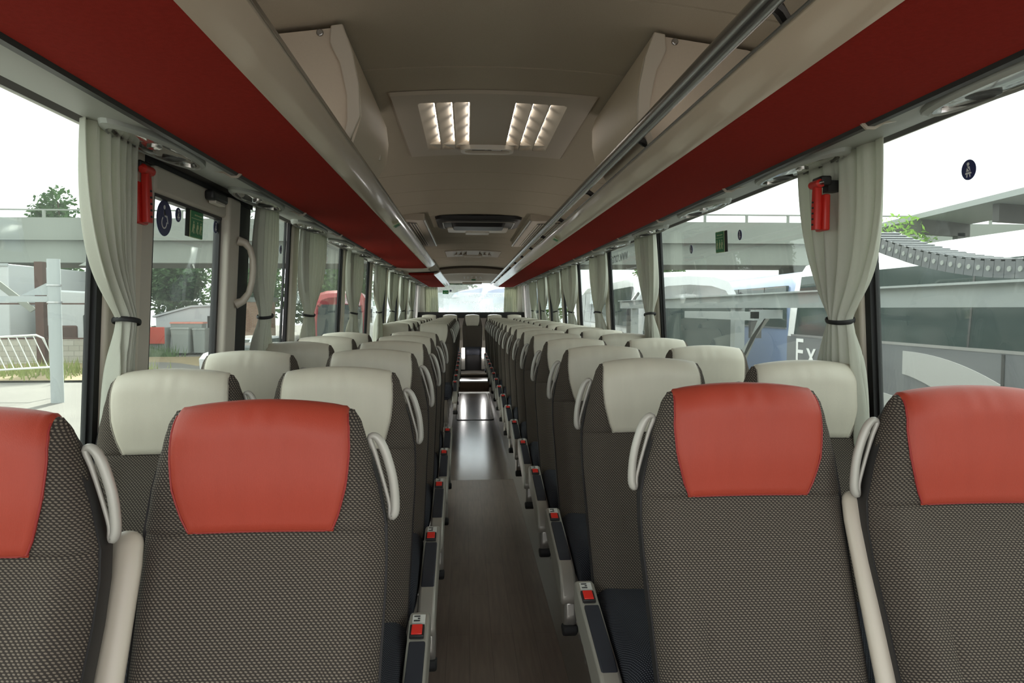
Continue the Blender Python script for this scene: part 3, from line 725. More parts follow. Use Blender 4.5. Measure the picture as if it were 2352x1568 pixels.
def handle_mesh(s):
    V = [(.925, .187), (.935, .196), (.925, .206), (.90, .215), (.87, .222), (.83, .229), (.79, .233), (.745, .235), (.715, .234), (.70, .229), (.707, .225), (.735, .224), (.78, .217), (.84, .206), (.89, .196)]
    rr = [.006, .0075, .0085, .009, .009, .009, .009, .009, .009, .008, .005, .004, .004, .004, .005]
    q = spline([(*bp(s * (x + .004), v, -.012), ) for v, x in V], 3, True); rq = [p.x for p in spline([(r_, 0, 0) for r_ in rr], 3, True)]
    return mesh('grab_handle', MB().tube(q, rq, 12, closed=True), 'silver_grey', 80)
def upright_arm(s):
    pts = [(.688, .034), (.686, .035), (.680, .037), (.67, .040), (.65, .045), (.58, .050), (.45, .055), (.28, .058), (.16, .060), (.09, .060), (.05, .055)]
    mb = MB().tube([bp(-s * (.230 + .012 * v), v, n) for v, n in pts], [.003, .009, .0145, .018, .0205, .0215, .021, .020, .019, .018, .012], 18, sq=(.85, 1.4))
    return mesh('folded_armrest', mb, 'beige', 80)
def hinge(s):
    return mesh('arm_hinge', MB().prism(circle(.036, 20, -.265, .50), min(-s * .222, -s * .252), max(-s * .222, -s * .252), 'x'), 'beige')
BR = backrest_mesh(); CO = {'red': cover_mesh('red'), 'white': cover_mesh('white')}; SE = {'red': seam_mesh('red'), 'white': seam_mesh('white')}
SH = shell_mesh(); CU = cushion_mesh()
HA = {s: handle_mesh(s) for s in (-1, 1)}; UA = {s: upright_arm(s) for s in (-1, 1)}; HI = {s: hinge(s) for s in (-1, 1)}; CN = {s: console_parts(s) for s in (-1, 1)}
PED = mesh('pedestal', MB().box((-.17, -.60, .27), (.17, -.2, .345)).box((-.06, -.45, 0), (.06, -.25, .28)), 'shell')

def seat(x, y, z, s, kind, col, label, group, sx=1, full=True):
    """s: +1 when the aisle is on the +x side"""
    t = thing('bus_seat', label, 'bus seat', (x, y, z), 0, group)
    t.scale = (sx, 1, 1)
    part('backrest', BR, None, t); c = part('headrest_cover', CO[col], None, t, label=('red leather headrest cover' if col == 'red' else 'cream leather headrest cover')); part('headrest_seam', SE[col], None, c)
    part('back_shell', SH, None, t); part('seat_cushion', CU, None, t); part('pedestal', PED, None, t)
    if kind != 'bench': part('grab_handle', HA[s], None, t)
    if kind == 'aisle':
        par = {}
        for nm, me, bv in CN[s]:
            host = t if nm in ('armrest', 'leg') else par.get('armrest', t)
            if nm == 'buckle_button': host = par['armrest']
            o = part(nm, me, None, host, bevel=bv); par[nm] = o
        a = part('folded_armrest', UA[s], None, t); part('arm_hinge', HI[s], None, a)
    return t
RA = [1.49 + .775 * i for i in range(16)]
RW = [1.40, 2.13, 3.02] + [3.82 + .775 * i for i in range(13)]
LA = [1.34, 2.10, 2.83, 3.58, 4.32, 5.06] + [8.2 + .76 * i for i in range(8)]
LW = [1.205, 2.06, 2.76, 3.52, 4.22, 4.90] + [8.25 + .76 * i for i in range(8)]
for rows, x, s, kind, side in ((LA, -.488, 1, 'aisle', 'left'), (LW, -.947, 1, 'window', 'left'), (RA, .492, -1, 'aisle', 'right'), (RW, .948, -1, 'window', 'right')):
    for i, y in enumerate(rows):
        col = 'red' if i == 0 else 'white'
        pos = 'by the aisle' if kind == 'aisle' else 'by the window'
        if i == 0: lab = 'red-topped bus seat %s on the %s, in the front row' % (pos, side)
        elif side == 'left' and i >= 6: lab = 'cream-topped bus seat %s on the left, %s row behind the stairwell gap' % (pos, ORD[i - 6])
        else: lab = 'cream-topped bus seat %s on the %s, %s row from the front' % (pos, side, ORD[i])
        seat(x, y, PZ - (.020 if side == 'left' and i < 2 and not (kind == 'window' and i == 0) else .01), s, kind, col, lab, 'front row of red-topped seats' if i == 0 else 'cream-topped seats in rows')
for i, (x, lb) in enumerate(((-.90, 'at the far left end of the rear bench'), (-.455, 'left of the middle seat on the rear bench'), (.02, 'alone in the middle of the rear bench at the aisle end'), (.495, 'right of the middle seat on the rear bench'), (.92, 'at the far right end of the rear bench'))):
    t = seat(x, 14.95, PZ + .03, 1, 'bench', 'white', 'cream-topped bus seat %s' % lb, 'seats of the rear bench', .93)
    if i == 2:
        for s in (-1, 1):
            part('folded_armrest', MB().tube([bp(s * .262, v, .0) for v in (.62, .60, .5, .35, .25, .22)], [.012, .022, .024, .024, .022, .012], 10), 'beige', t)
        part('seat_skirt', MB().box((-.27, -.66, 0), (.27, -.60, .34)), 'shell', t)
# added glowing blocks that light the rear steps in place of sunlit spots
for s in (-1, 1):
    t = thing('added_step_glow', 'added white glow block standing in for sunlight, on the %s of the rear aisle steps' % ('left' if s < 0 else 'right'), 'lamp', (.03 + s * .205, 14.15, .50))
    part('lens', MB().box((-.03, 0, 0), (.03, .06, .2)), emit('added_step_glow_emit_%d' % (s + 1), (1, .97, .94), 8), t, bevel=.01)
    part('holder', MB().box((-.04, .05, -.24), (.04, .10, .22)), 'silver', t, bevel=.008)

# ---------------------------------------------------------------- curtains
def curtain(s, top, tie, bot, label, seed, zt=2.0, ztie=1.47, zb=1.0, folds=6, tw=.05, x0=None, bulge=.0):
    r_ = random.Random(seed)
    t = thing('curtain', label, 'curtain', (0, 0, 0), 0, 'tied-back window curtains')
    ph = [r_.uniform(0, 6.28) for _ in range(6)]; fr = [r_.uniform(.8, 1.25) for _ in range(4)]
    def span(z):
        if z >= ztie:
            k = (zt - z) / (zt - ztie); e = k * k * k * .75 + .25 * k * k
            a = top[0] + (tie - tw - top[0]) * e; b = top[1] + (tie + tw - top[1]) * e
            q = bulge * math.sin(pi * min(1, k * 1.05)) ; a -= q; b += q
        else:
            k = (ztie - z) / (ztie - zb); e = math.sin(k * pi / 2) ** .8
            a = tie - tw + (bot[0] - tie + tw) * e; b = tie + tw + (bot[1] - tie - tw) * e
        return a, b
    def fn(u, v):
        z = zt + (zb - zt) * v; a, b = span(z); y = a + (b - a) * u
        near = math.exp(-((z - ztie) / .10) ** 2)
        amp = (.016 + .014 * v) * (1 - near) + .012 * near
        ang = 2 * pi * folds * u
        d = math.sin(ang + ph[0] + .8 * math.sin(3 * u + ph[1] + 2.2 * v)) * amp + .35 * amp * math.sin(2.3 * ang * fr[0] + ph[2] + 2.5 * v)
        d += .034 * math.sqrt(max(0, 1 - (2 * u - 1) ** 2)) * near + .012 * (1 - near) * math.sin(pi * u)
        xb = XW(z) - .055 if x0 is None else x0
        return (s * (xb - d), y + .35 * amp * math.cos(ang + ph[3]) * (1 - near * .6), z)
    part('cloth', MB().grid(fn, 96, 60), 'curtain', t, smooth=80, solid=.003)
    zc = ztie; pts = []
    xb = (XW(zc) - .055 if x0 is None else x0) - .018
    for i in range(28):
        q = 2 * pi * i / 28; pts.append((s * (xb + .036 * math.cos(q)), tie + (tw + .009) * math.sin(q), zc + .008 * math.sin(q * 1 + ph[4]) - .006))
    part('tie_strap', MB().tube(pts, .0075, 8, closed=True, sq=(1, .3)), 'strap', t)
    return t
CL = 'pale grey-green curtain tied with a black strap on the %s side, %s from the front'
for i, (top, tie, bot) in enumerate((((1.86, 2.13), 2.085, (2.04, 2.145)), ((3.36, 3.66), 3.48, (3.40, 3.62)), ((4.22, 4.86), 4.42, (4.40, 4.78)), ((5.85, 6.62), 6.15, (6.0, 6.6)), ((7.6, 8.4), 7.95, (7.8, 8.5)), ((8.95, 9.9), 9.35, (9.1, 9.8)), ((10.5, 11.5), 10.9, (10.6, 11.4)), ((12.2, 13.2), 12.6, (12.3, 13.1)))):
    curtain(-1, top, tie, bot, CL % ('left', ORD[i]), 11 + i, folds=6 if i < 2 else 7, tw=(.029 if i == 0 else .05) if i < 2 else .07, bulge=.05 if i > 2 else .03 if i else .0)
for i, (top, tie, bot) in enumerate((((1.92, 2.46), 2.17, (2.05, 2.42)), ((4.32, 4.86), 4.50, (4.42, 4.72)), ((5.95, 6.62), 6.30, (6.1, 6.45)), ((7.55, 8.55), 7.95, (7.7, 8.3)), ((8.9, 9.9), 9.35, (9.1, 9.7)), ((10.4, 11.4), 10.8, (10.5, 11.2)), ((12.1, 13.1), 12.5, (12.2, 12.9)))):
    curtain(1, top, tie, bot, CL % ('right', ORD[i]), 31 + i, tw=.05 if i < 2 else .07, bulge=.03 if i > 1 else 0)
def rear_curtain(s, label):
    t = thing('rear_curtain', label, 'curtain')
    part('cloth', MB().grid(lambda u, v: (s * (.74 + .28 * u - .03 * v * (1 - u)), 15.40 - .02 * math.sin(u * 40 + v * 1.5) - .01 * math.sin(u * 91), 2.08 - .74 * v), 60, 20), 'curtain', t, solid=.003, smooth=80)
    part('hem', MB().box((min(s * .71, s * 1.02), 15.375, 1.335), (max(s * .71, s * 1.02), 15.425, 1.35)), 'curtain', t)
rear_curtain(-1, 'glowing pale curtain hanging left of the rear window'); rear_curtain(1, 'glowing pale curtain hanging right of the rear window')

# ---------------------------------------------------------------- hammers, stickers, signs
def hammer(s, y, zt, label, gap):
    t = thing('emergency_hammer', label, 'hammer', (s * (XW(1.85) - gap), y, zt))
    part('holder', MB().box((-.012, -.036, -.03), (.022, .036, .004)), 'black', t, bevel=.006)
    part('back_plate', MB().box((.0, -.034, -.19), (.02, .034, -.06)), 'hammer', t, bevel=.006)
    part('handle', MB().loft([[(x - .010 , y_, z) for x, y_ in rrect(.012, w_, .008)] for z, w_ in ((-.185, .017), (-.10, .019), (-.05, .016), (-.025, .013))]), 'hammer', t)
    part('head', MB().tube([(-.012, -.036, -.022), (-.012, -.03, -.022), (-.012, .03, -.022), (-.012, .040, -.022)], [.008, .015, .015, .006], 12), 'hammer', t)
    part('tip', MB().tube([(-.012, -.034, -.022), (-.012, -.05, -.022)], [.009, .002], 10), 'steel', t)
    part('grip_ribs', MB().box((-.025, -.004, -.17), (-.021, .004, -.164)).box((-.025, -.004, -.15), (-.021, .004, -.144)).box((-.025, -.004, -.13), (-.021, .004, -.124)).box((-.025, -.004, -.11), (-.021, .004, -.104)).box((-.025, -.004, -.09), (-.021, .004, -.084)), 'rubber', t)
    if s < 0: t.rotation_euler = (0, 0, pi)
    part('bracket', MB().box((.018, -.02, -.05), (gap - .002 if s < 0 else gap + .01, .02, -.01)), 'black', t)
    if s > 0: t.scale = (1, .88, .88)
    return t
hammer(-1, 2.27, 1.955, 'red emergency hammer on the post beside the left front curtain', .024)
hammer(1, 2.17, 1.915, 'red emergency hammer on a bracket over the right front curtain', .125)

def gx(s, z): return s * (XW(z) + .0145)
def frame(s, y, z):  # reads from inside: right vector, up vector
    return Vector((gx(s, z), y, z)), Vector((0, -s, 0)) if s > 0 else Vector((0, 1, 0)), Vector((-s * .06, 0, 1)).normalized()
def belt_sticker(s, y, z, r_, label):
    O, U, V = frame(s, y, z); nr = U.cross(V)
    t = thing('belt_sticker', label, 'sticker', O)
    part('disc', flat(MB(), circle(r_, 28), nr * .0, U, V, .001), 'sign_blue', t)
    mb = MB(); k = r_ / .025
    flat(mb, circle(.0042 * k, 12, 0, .014 * k), nr * .0015, U, V, .0008)
    flat(mb, [(-.007 * k, -.004 * k), (.007 * k, -.004 * k), (.0045 * k, .008 * k), (-.003 * k, .009 * k)], nr * .0015, U, V, .0008)
    flat(mb, [(-.011 * k, -.009 * k), (-.008 * k, -.006 * k), (.008 * k, -.006 * k), (.011 * k, -.009 * k), (.009 * k, -.0105 * k), (-.009 * k, -.0105 * k)], nr * .0015, U, V, .0008)
    flat(mb, [(-.007 * k, -.018 * k), (-.004 * k, -.018 * k), (-.003 * k, -.011 * k), (-.006 * k, -.011 * k)], nr * .0015, U, V, .0008); flat(mb, [(.007 * k, -.018 * k), (.004 * k, -.018 * k), (.003 * k, -.011 * k), (.006 * k, -.011 * k)], nr * .0015, U, V, .0008)
    part('pictogram', mb, 'sign_white', t)
    part('belt_line', flat(MB(), [(-.0045 * k, .007 * k), (-.003 * k, .0085 * k), (.0065 * k, -.003 * k), (.005 * k, -.004 * k)], nr * .0025, U, V, .0006), 'sign_blue', t)
def wheel_sticker(s, y, z, r_, label):
    O, U, V = frame(s, y, z); nr = U.cross(V)
    t = thing('wheelchair_sticker', label, 'sticker', O)
    part('disc', flat(MB(), circle(r_, 32), nr * .0, U, V, .001), 'sign_blue', t)
    mb = MB(); k = r_ / .05
    flat(mb, circle(.006 * k, 12, -.004 * k, .03 * k), nr * .0015, U, V, .0008)
    arc = [(-.002 * k + .018 * k * math.cos(a), -.012 * k + .018 * k * math.sin(a)) for a in [2.2 + 4.2 * i / 16 for i in range(17)]] + [(-.002 * k + .014 * k * math.cos(a), -.012 * k + .014 * k * math.sin(a)) for a in [6.4 - 4.2 * i / 16 for i in range(17)]]
    flat(mb, arc, nr * .0015, U, V, .0008)
    flat(mb, [(-.008 * k, .022 * k), (-.002 * k, .022 * k), (.0 * k, .004 * k), (.013 * k, .003 * k), (.02 * k, -.014 * k), (.024 * k, -.013 * k), (.016 * k, .008 * k), (-.006 * k, .009 * k)], nr * .0015, U, V, .0008)
    part('pictogram', mb, 'sign_white', t)
def exit_sticker(s, y, z, w_, h_, label, tilt=0, reverse=False):
    O, U, V = frame(s, y, z); nr = U.cross(V)
    c_, s_ = math.cos(tilt), math.sin(tilt); U, V = U * c_ + V * s_, V * c_ - U * s_
    t = thing('emergency_sign', label, 'sign', O + nr * .004)
    part('plate', flat(MB(), rrect(w_ / 2, h_ / 2, .004), nr * 0, U, V, .002), 'sign_pale', t)
    part('panel', flat(MB(), rrect(w_ / 2 - .003, h_ / 2 - .003, .003), nr * .003, U, V, .001), 'sign_green', t)
    mb = text_mb('Salida de emergencia', h_ * .085, nr * .005 + V * h_ * .33 + U * w_ * .06, U, V, .0004)
    flat(mb, [(-w_ * .46, h_ * .19), (w_ * .46, h_ * .19), (w_ * .46, h_ * .21), (-w_ * .46, h_ * .21)], nr * .0045, U, V, .0005)
    for k in (-.28, .03, .3):
        bx = k * w_
        flat(mb, circle(h_ * .045, 10, bx, h_ * .06), nr * .0045, U, V, .0005)
        flat(mb, [(bx - w_ * .05, h_ * .0), (bx + w_ * .06, h_ * .0), (bx + w_ * .09, -h_ * .16), (bx + w_ * .02, -h_ * .14), (bx + w_ * .07, -h_ * .34), (bx, -h_ * .34), (bx - w_ * .03, -h_ * .15), (bx - w_ * .09, -h_ * .33), (bx - w_ * .13, -h_ * .31)], nr * .0045, U, V, .0005)
    part('sign_print', mb, 'sign_pale', t)
    part('backing', flat(MB(), rrect(w_ * .5, h_ * .49, .004), nr * -.003 - U * w_ * .28 * (1 if s < 0 else -1) * 1, U, V, .002), 'screen', t)
belt_sticker(1, 1.695, 1.85, .0255, 'navy seat belt sticker alone on the large right front window')
belt_sticker(1, 3.17, 1.842, .024, 'navy seat belt sticker right of the green sign, right window')
belt_sticker(1, 3.87, 1.835, .024, 'navy seat belt sticker near the second right curtain')
exit_sticker(1, 3.41, 1.832, .115, .105, 'green emergency exit sign stuck on the second right window', -.03)
wheel_sticker(-1, 2.515, 1.815, .062, 'large navy wheelchair sticker on the glazed door')
belt_sticker(-1, 2.63, 1.842, .026, 'navy seat belt sticker left of the green sign on the door glass')
exit_sticker(-1, 2.79, 1.825, .125, .105, 'green emergency exit sign stuck on the door glass')
belt_sticker(-1, 3.07 - .06, 1.842, .025, 'navy seat belt sticker right of the green sign on the door glass')
wheel_sticker(-1, 3.93, 1.80, .062, 'navy wheelchair sticker on the window beyond the door')
belt_sticker(-1, 4.04, 1.835, .024, 'navy seat belt sticker on the window beyond the door')
def wl_text(s, i, y, z, size, body):
    O, U, V = frame(s, y, z)
    part('window_lettering', text_mb(body, size, O, -U, V, .0008), 'print_grey', win(s, i))
wl_text(-1, 2, 4.98, 1.90, .13, 'www.'); wl_text(-1, 2, 5.1, 1.985, .06, 'EN EL @cto'); wl_text(1, 2, 5.72, 1.93, .13, 'www.romar')
for x, z, nm in ((-.565, 1.87, 'g'), (-.455, 1.90, 'b'), (.80, 1.90, 'r')):
    if nm == 'g':
        t = thing('emergency_sign', 'green emergency exit sign at the top left of the rear window', 'sign', (x, 15.545, z))
        part('plate', MB().box((-.065, 0, -.04), (.065, .006, .04)), 'sign_green', t); part('sign_print', MB().box((-.04, -.002, -.02), (-.02, 0, .0)).box((.0, -.002, -.02), (.015, 0, .005)).box((.03, -.002, -.015), (.05, 0, .005)), 'sign_pale', t)
    else:
        t = thing('belt_sticker', 'tiny round navy sticker %s the rear window' % ('beside the green sign on' if nm == 'b' else 'at the top right of'), 'sticker', (x, 15.545, z))
        part('disc', MB().prism(circle(.024, 20), 0, .004), 'sign_blue', t); part('pictogram', MB().prism(circle(.009, 10), -.002, 0), 'sign_white', t)

# ---------------------------------------------------------------- outside
G = -1.25
struct('ground', MB().box((-90, -30, G - .2), (90, 120, G)), 'asphalt', 'pale concrete yard around the coach', 'ground')
struct('ground_verge', MB().grid(lambda u, v: (-28 + 15 * u, 27 + 13 * v, G + .03 + .12 * math.sin(u * 9 + v * 5) * math.sin(v * 3.1) + .05), 40, 40), 'earth', 'strip of dry earth and weeds in front of the block wall', 'verge')
# bridge
BY = 42
t = thing('road_bridge', 'pale concrete road bridge crossing behind the yard', 'bridge', (0, BY, 0), math.radians(-.5))
part('parapet', MB().box((-70, -.0, 5.55), (80, .4, 6.78)), 'concrete', t); part('ledge', MB().box((-70, -.12, 5.48), (80, .5, 5.56)), 'concrete', t)
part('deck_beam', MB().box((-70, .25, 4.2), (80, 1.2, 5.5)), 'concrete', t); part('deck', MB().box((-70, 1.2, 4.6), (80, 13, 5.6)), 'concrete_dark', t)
part('handrail', MB().box((-70, .12, 7.2), (80, .2, 7.28)), 'concrete', t)
for i in range(40): part('rail_post', MB().box((-48 + 2.6 * i, .1, 6.78), (-48 + 2.6 * i + .14, .22, 7.22)), 'concrete', t)
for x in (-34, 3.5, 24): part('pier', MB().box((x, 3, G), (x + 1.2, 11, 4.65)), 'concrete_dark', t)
# left yard
t = thing('steel_pole', 'tall pale galvanised post with a side rail, by the yard fence', 'post', (-12.1, 21.2, G))
part('post', MB().tube([(0, 0, 0), (0, 0, 4.2)], .17, 14), 'pale_metal', t); part('side_rail', MB().box((-9, -.1, 2.95), (-.1, .1, 3.12)), 'pale_metal', t)
part('collar', MB().tube([(0, 0, 2.92), (0, 0, 2.97)], .2, 14).tube([(0, 0, 3.42), (0, 0, 3.46)], .2, 14), 'steel', t); part('gusset', MB().prism([(-.1, 3.15), (-.1, 3.55), (-.9, 3.15)], -.03, .03), 'pale_metal', t)
t = thing('crowd_barrier', 'white tubular crowd barrier leaning beside the pole', 'barrier', (-13.15, 22.6, G))
fx = lambda u, v: (-3.2 + 3.0 * u + .42 * (1 - v), .05 * u, .78 + 1.0 * v + .16 * u)
part('frame', MB().tube([fx(0, 0), fx(0, .9), fx(.03, 1), fx(.95, 1), fx(1, .9), fx(1, 0)], .035, 8, closed=True), 'fence_white', t)
for i in range(1, 12): part('bar', MB().tube([fx(i / 12, 0), fx(i / 12, 1)], .018, 6), 'fence_white', t)
part('foot', MB().tube([(-2.75, .0, .80), (-2.5, -.15, 0)], .03, 6), 'fence_white', t); part('foot', MB().tube([(.15, 0, .93), (.3, -.15, 0)], .03, 6), 'fence_white', t)
t = thing('trailer', 'white box trailer parked behind the yard fence', 'trailer', (-24.2, 37, G))
part('box', MB().box((-6, -1.2, 1.1), (1.7, 6, 4.95)), 'truck_white', t, bevel=.05)
part('top_rail', MB().box((-6, -1.26, 4.85), (1.72, -1.2, 4.98)), 'pale_metal', t); part('bumper', MB().box((-6, -1.3, .85), (1.6, -1.1, 1.1)), 'concrete_dark', t)
for x in (-3, -1.6): part('wheel', MB().prism(circle(.5, 20, x, .5), -1.15, -.85), 'tyre', t)
t = thing('wrecked_truck_cab', 'white damaged truck cab standing between trailer and pillar', 'truck', (-20.0, 38, G))
part('cab', MB().prism([(-1.8, .6), (1.2, .6), (1.9, 1.5), (1.5, 2.6), (1.1, 3.6), (-1.8, 3.75)], -.9, 1.2), 'truck_white', t, bevel=.1)
part('window', MB().prism([(.3, 1.3), (1.1, 1.2), (1.5, 2.0), (.95, 2.9), (.3, 2.4)], -.93, -.9), 'coach_glass', t); part('engine', MB().box((-1.9, -1.0, .4), (.0, -.7, 1.9)), 'rust', t, bevel=.1)
t = thing('yard_fence', 'rusty brown fence of posts and rails in front of the trailer', 'fence', (-19, 33.2, G))
for x in (-7.2, -.75, 2.3): part('fence_post', MB().box((x, 0, 0), (x + (.36 if x == -.75 else .24), .3, 4.9)), 'rust', t)
for z in (1.35, 2.95): part('fence_rail', MB().box((-7.2, .1, z), (2.5, .2, z + .07)), 'rust', t)
part('diagonal_plate', MB().hexa([(-2.6, .05, 3.9), (-2.35, .05, 4.05), (-2.35, .12, 4.05), (-2.6, .12, 3.9), (-1.0, .05, 2.6), (-.75, .05, 2.75), (-.75, .12, 2.75), (-1.0, .12, 2.6)]), 'concrete', t)
t = thing('block_wall', 'low grey concrete block wall below the yard fence', 'wall', (-19, 34.4, G))
part('wall', MB().box((-8, 0, 0), (2.6, .3, 1.35)), 'block', t)
t = thing('gate_pillar', 'concrete block gate pillar with pointed cap', 'pillar', (-16.9, 34.2, G))
part('shaft', MB().box((-.75, -.4, 0), (.75, 1.0, 4.75)), 'block', t)
part('cap', MB().add([(-1.1, -.6, 4.75), (1.1, -.6, 4.75), (1.1, 1.2, 4.75), (-1.1, 1.2, 4.75), (-.15, .3, 5.6)], [(3, 2, 1, 0), (0, 1, 4), (1, 2, 4), (2, 3, 4), (3, 0, 4)]), 'concrete', t); part('mast', MB().tube([(-.1, .2, 5.3), (-.25, .2, 9.3)], .05, 6).box((-1.0, .0, 7.3), (-.3, .3, 8.0)), 'canopy_dark', t)
t = thing('yard_hut', 'small white plaster hut behind the rubbish bins', 'hut', (-17.3, 45, G))
part('walls', MB().prism([(-2.2, 0), (2.3, 0), (2.3, 2.95), (0, 2.85), (-2.2, 2.2)], 0, 3), 'hut', t); part('roof', MB().prism([(-2.35, 2.2), (0, 2.85), (2.4, 2.97), (2.4, 3.07), (0, 2.97), (-2.35, 2.32)], -.15, 3.1), 'hut', t)
part('doorway', MB().box((.95, -.03, .9), (1.25, .1, 2.3)), 'black', t)
t = thing('brick_pier', 'orange brick wall end with concrete cap, right of the white hut', 'wall', (-13.9, 46, G))
part('wall', MB().box((-.7, 0, 0), (1.2, 1, 3.2)), 'brick', t); part('cap', MB().box((-.85, -.1, 3.2), (1.35, 1.1, 3.5)), 'concrete', t)
def bin_(loc, w_, h_, d_, body, lid, label, openlid=0):
    t = thing('rubbish_bin', label, 'bin', loc, 0, 'rubbish bins by the hut')
    part('body', MB().loft([[(x * .85, y * .85, .14) for x, y in rrect(w_ / 2, d_ / 2, .08)], [(x, y, h_) for x, y in rrect(w_ / 2, d_ / 2, .08)]]), body, t)
    if openlid: part('lid', MB().box((-w_ * .55, -d_ * .6, h_ * .42), (w_ * .5, -d_ * .53, h_ * 1.02)), lid, t, bevel=.03)
    else: part('lid', MB().loft([[(x * 1.06, y * 1.06, h_) for x, y in rrect(w_ / 2, d_ / 2, .08)], [(x * 1.03, y * 1.03, h_ + .1) for x, y in rrect(w_ / 2, d_ / 2, .08)]]), lid, t)
    for s in (-1, 1): part('wheel', MB().prism(circle(.09, 12, -d_ * .3, .09), s * w_ * .36 - .03, s * w_ * .36 + .03, 'x'), 'tyre', t)
bin_((-18.5, 42.6, G), 1.5, 1.65, 1.0, 'bin_grey', 'bin_red', 'large grey bin with its red lid hanging open in front', 1)
bin_((-17.0, 42.7, G), 1.05, 1.55, .9, 'bin_grey', 'bin_grey', 'grey bin standing next to the red-lidded bin')
bin_((-16.0, 42.9, G), .75, 1.5, .8, 'bin_grey', 'bin_grey', 'narrow grey bin at the right end of the row of bins')
bin_((-17.1, 43.95, G), 1.9, 1.85, .8, 'bin_grey', 'bin_pink', 'bin with faded red lid behind the grey bins')
bin_((-19.9, 42.3, G), .7, 1.35, .7, 'bin_blue', 'bin_blue', 'blue bin half hidden at the left end of the bins')
def foliage(mb, c, r_, n_, size, rnd):
    for _ in range(n_):
        while True:
            p = Vector((rnd.uniform(-1, 1), rnd.uniform(-1, 1), rnd.uniform(-1, 1)))
            if .25 < p.length < 1: break
        p = Vector((c[0] + p.x * r_[0], c[1] + p.y * r_[1], c[2] + p.z * r_[2]))
        a = Vector((rnd.uniform(-1, 1), rnd.uniform(-1, 1), rnd.uniform(-.6, .6))).normalized(); b = a.orthogonal().normalized(); b = (b + a.cross(b) * rnd.uniform(-1, 1)).normalized()
        k = size * rnd.uniform(.6, 1.3)
        mb.add([p - a * k, p + b * k * .5, p + a * k, p - b * k * .5], [(0, 1, 2, 3)])
def tree(loc, h_, r_, m, label, seed, n_=5500, size=.26):
    rnd = random.Random(seed); t = thing('tree', label, 'tree', loc, 0, 'trees beyond the yard')
    mb = MB()
    for k in range(6):
        a = rnd.uniform(0, 6.28); q = rnd.uniform(.1, .55)
        foliage(mb, (math.cos(a) * r_ * q, math.sin(a) * r_ * q, h_ * rnd.uniform(.28, .82)), (r_ * .62, r_ * .62, h_ * .22), n_ // 6, size, rnd)
    o = part('foliage', mb, m, t, smooth=0); o['kind'] = 'stuff'
    part('trunk', MB().tube([(0, 0, 0), (.1, 0, h_ * .3), (.3, .1, h_ * .6), (.1, 0, h_ * .8)], [.3, .22, .15, .06], 8).tube([(.1, 0, h_ * .3), (-.8, .1, h_ * .6)], [.15, .06], 6), 'bark', t)
    return t
for i, (x, y, h_, r_, m, lb) in enumerate(((-23.2, 74, 9, 4, 'leaf', 'mid green tree under the bridge, far behind the rubbish bins'), (-15.5, 74, 9.5, 4, 'leaf_dark', 'dark green tree under the bridge, far behind the white hut'), (-37, 66, 15.5, 3, 'leaf_dark', 'tall dark treetop above the bridge, seen through the left front window'), (-27.5, 66, 9, 3.9, 'leaf_dark', 'dark green tree under the bridge behind the gate pillar'), (-19, 66, 10, 3.9, 'leaf', 'mid green tree under the bridge behind the white hut'), (-10.5, 66, 10, 3.9, 'leaf', 'mid green tree beyond the bridge behind the parked cars'), (-2, 66, 10, 3.9, 'leaf_dark', 'dark green tree beyond the bridge, left part of the rear window'), (6.5, 66, 11, 3.9, 'leaf_lime', 'lime green tree beyond the bridge, right part of the rear window'), (-27.5, 85, 18.5, 3, 'leaf_dark', 'tall dark tree above the bridge, seen through the door glass'))):
    tree((x, y, G), h_, r_, m, lb, 90 + i)
tree((17.5, 27, G), 6.5, 2.0, 'leaf_lime', 'bright lime leafy tree rising above the parked coaches on the right', 120, 3200, .12)
tree((18.5, 66, G), 12.2, 3, 'leaf', 'green treetop showing over the bridge parapet on the right', 121, 3500, .26)
def weeds(loc, sx, sy, hh, n_, m, label, seed):
    rnd = random.Random(seed); mb = MB()
    for _ in range(n_):
        x, y = rnd.gauss(0, sx), rnd.gauss(0, sy); h2 = hh * rnd.uniform(.4, 1); a = rnd.uniform(0, 6.28); l = rnd.uniform(-.3, .3) * hh
        mb.add([(x - .03, y, 0), (x + .03, y, 0), (x + l + .05 * math.cos(a), y + .1 * math.sin(a), h2)], [(0, 1, 2)])
    o = part('weed_patch', mb, m, smooth=0); o.location = loc; tag(o, label, 'weeds', kind='stuff')
weeds((-18.2, 41.0, G), .8, .22, .9, 260, 'leaf', 'green weeds in front of the grey bins', 5); weeds((-14.7, 42.6, G), .3, .2, .9, 140, 'leaf', 'green weeds by the hut corner', 6)
weeds((-17.2, 29.5, G + .05), 1.9, 1.2, .7, 600, 'weed', 'yellowing weeds on the verge behind the crowd barrier', 7)

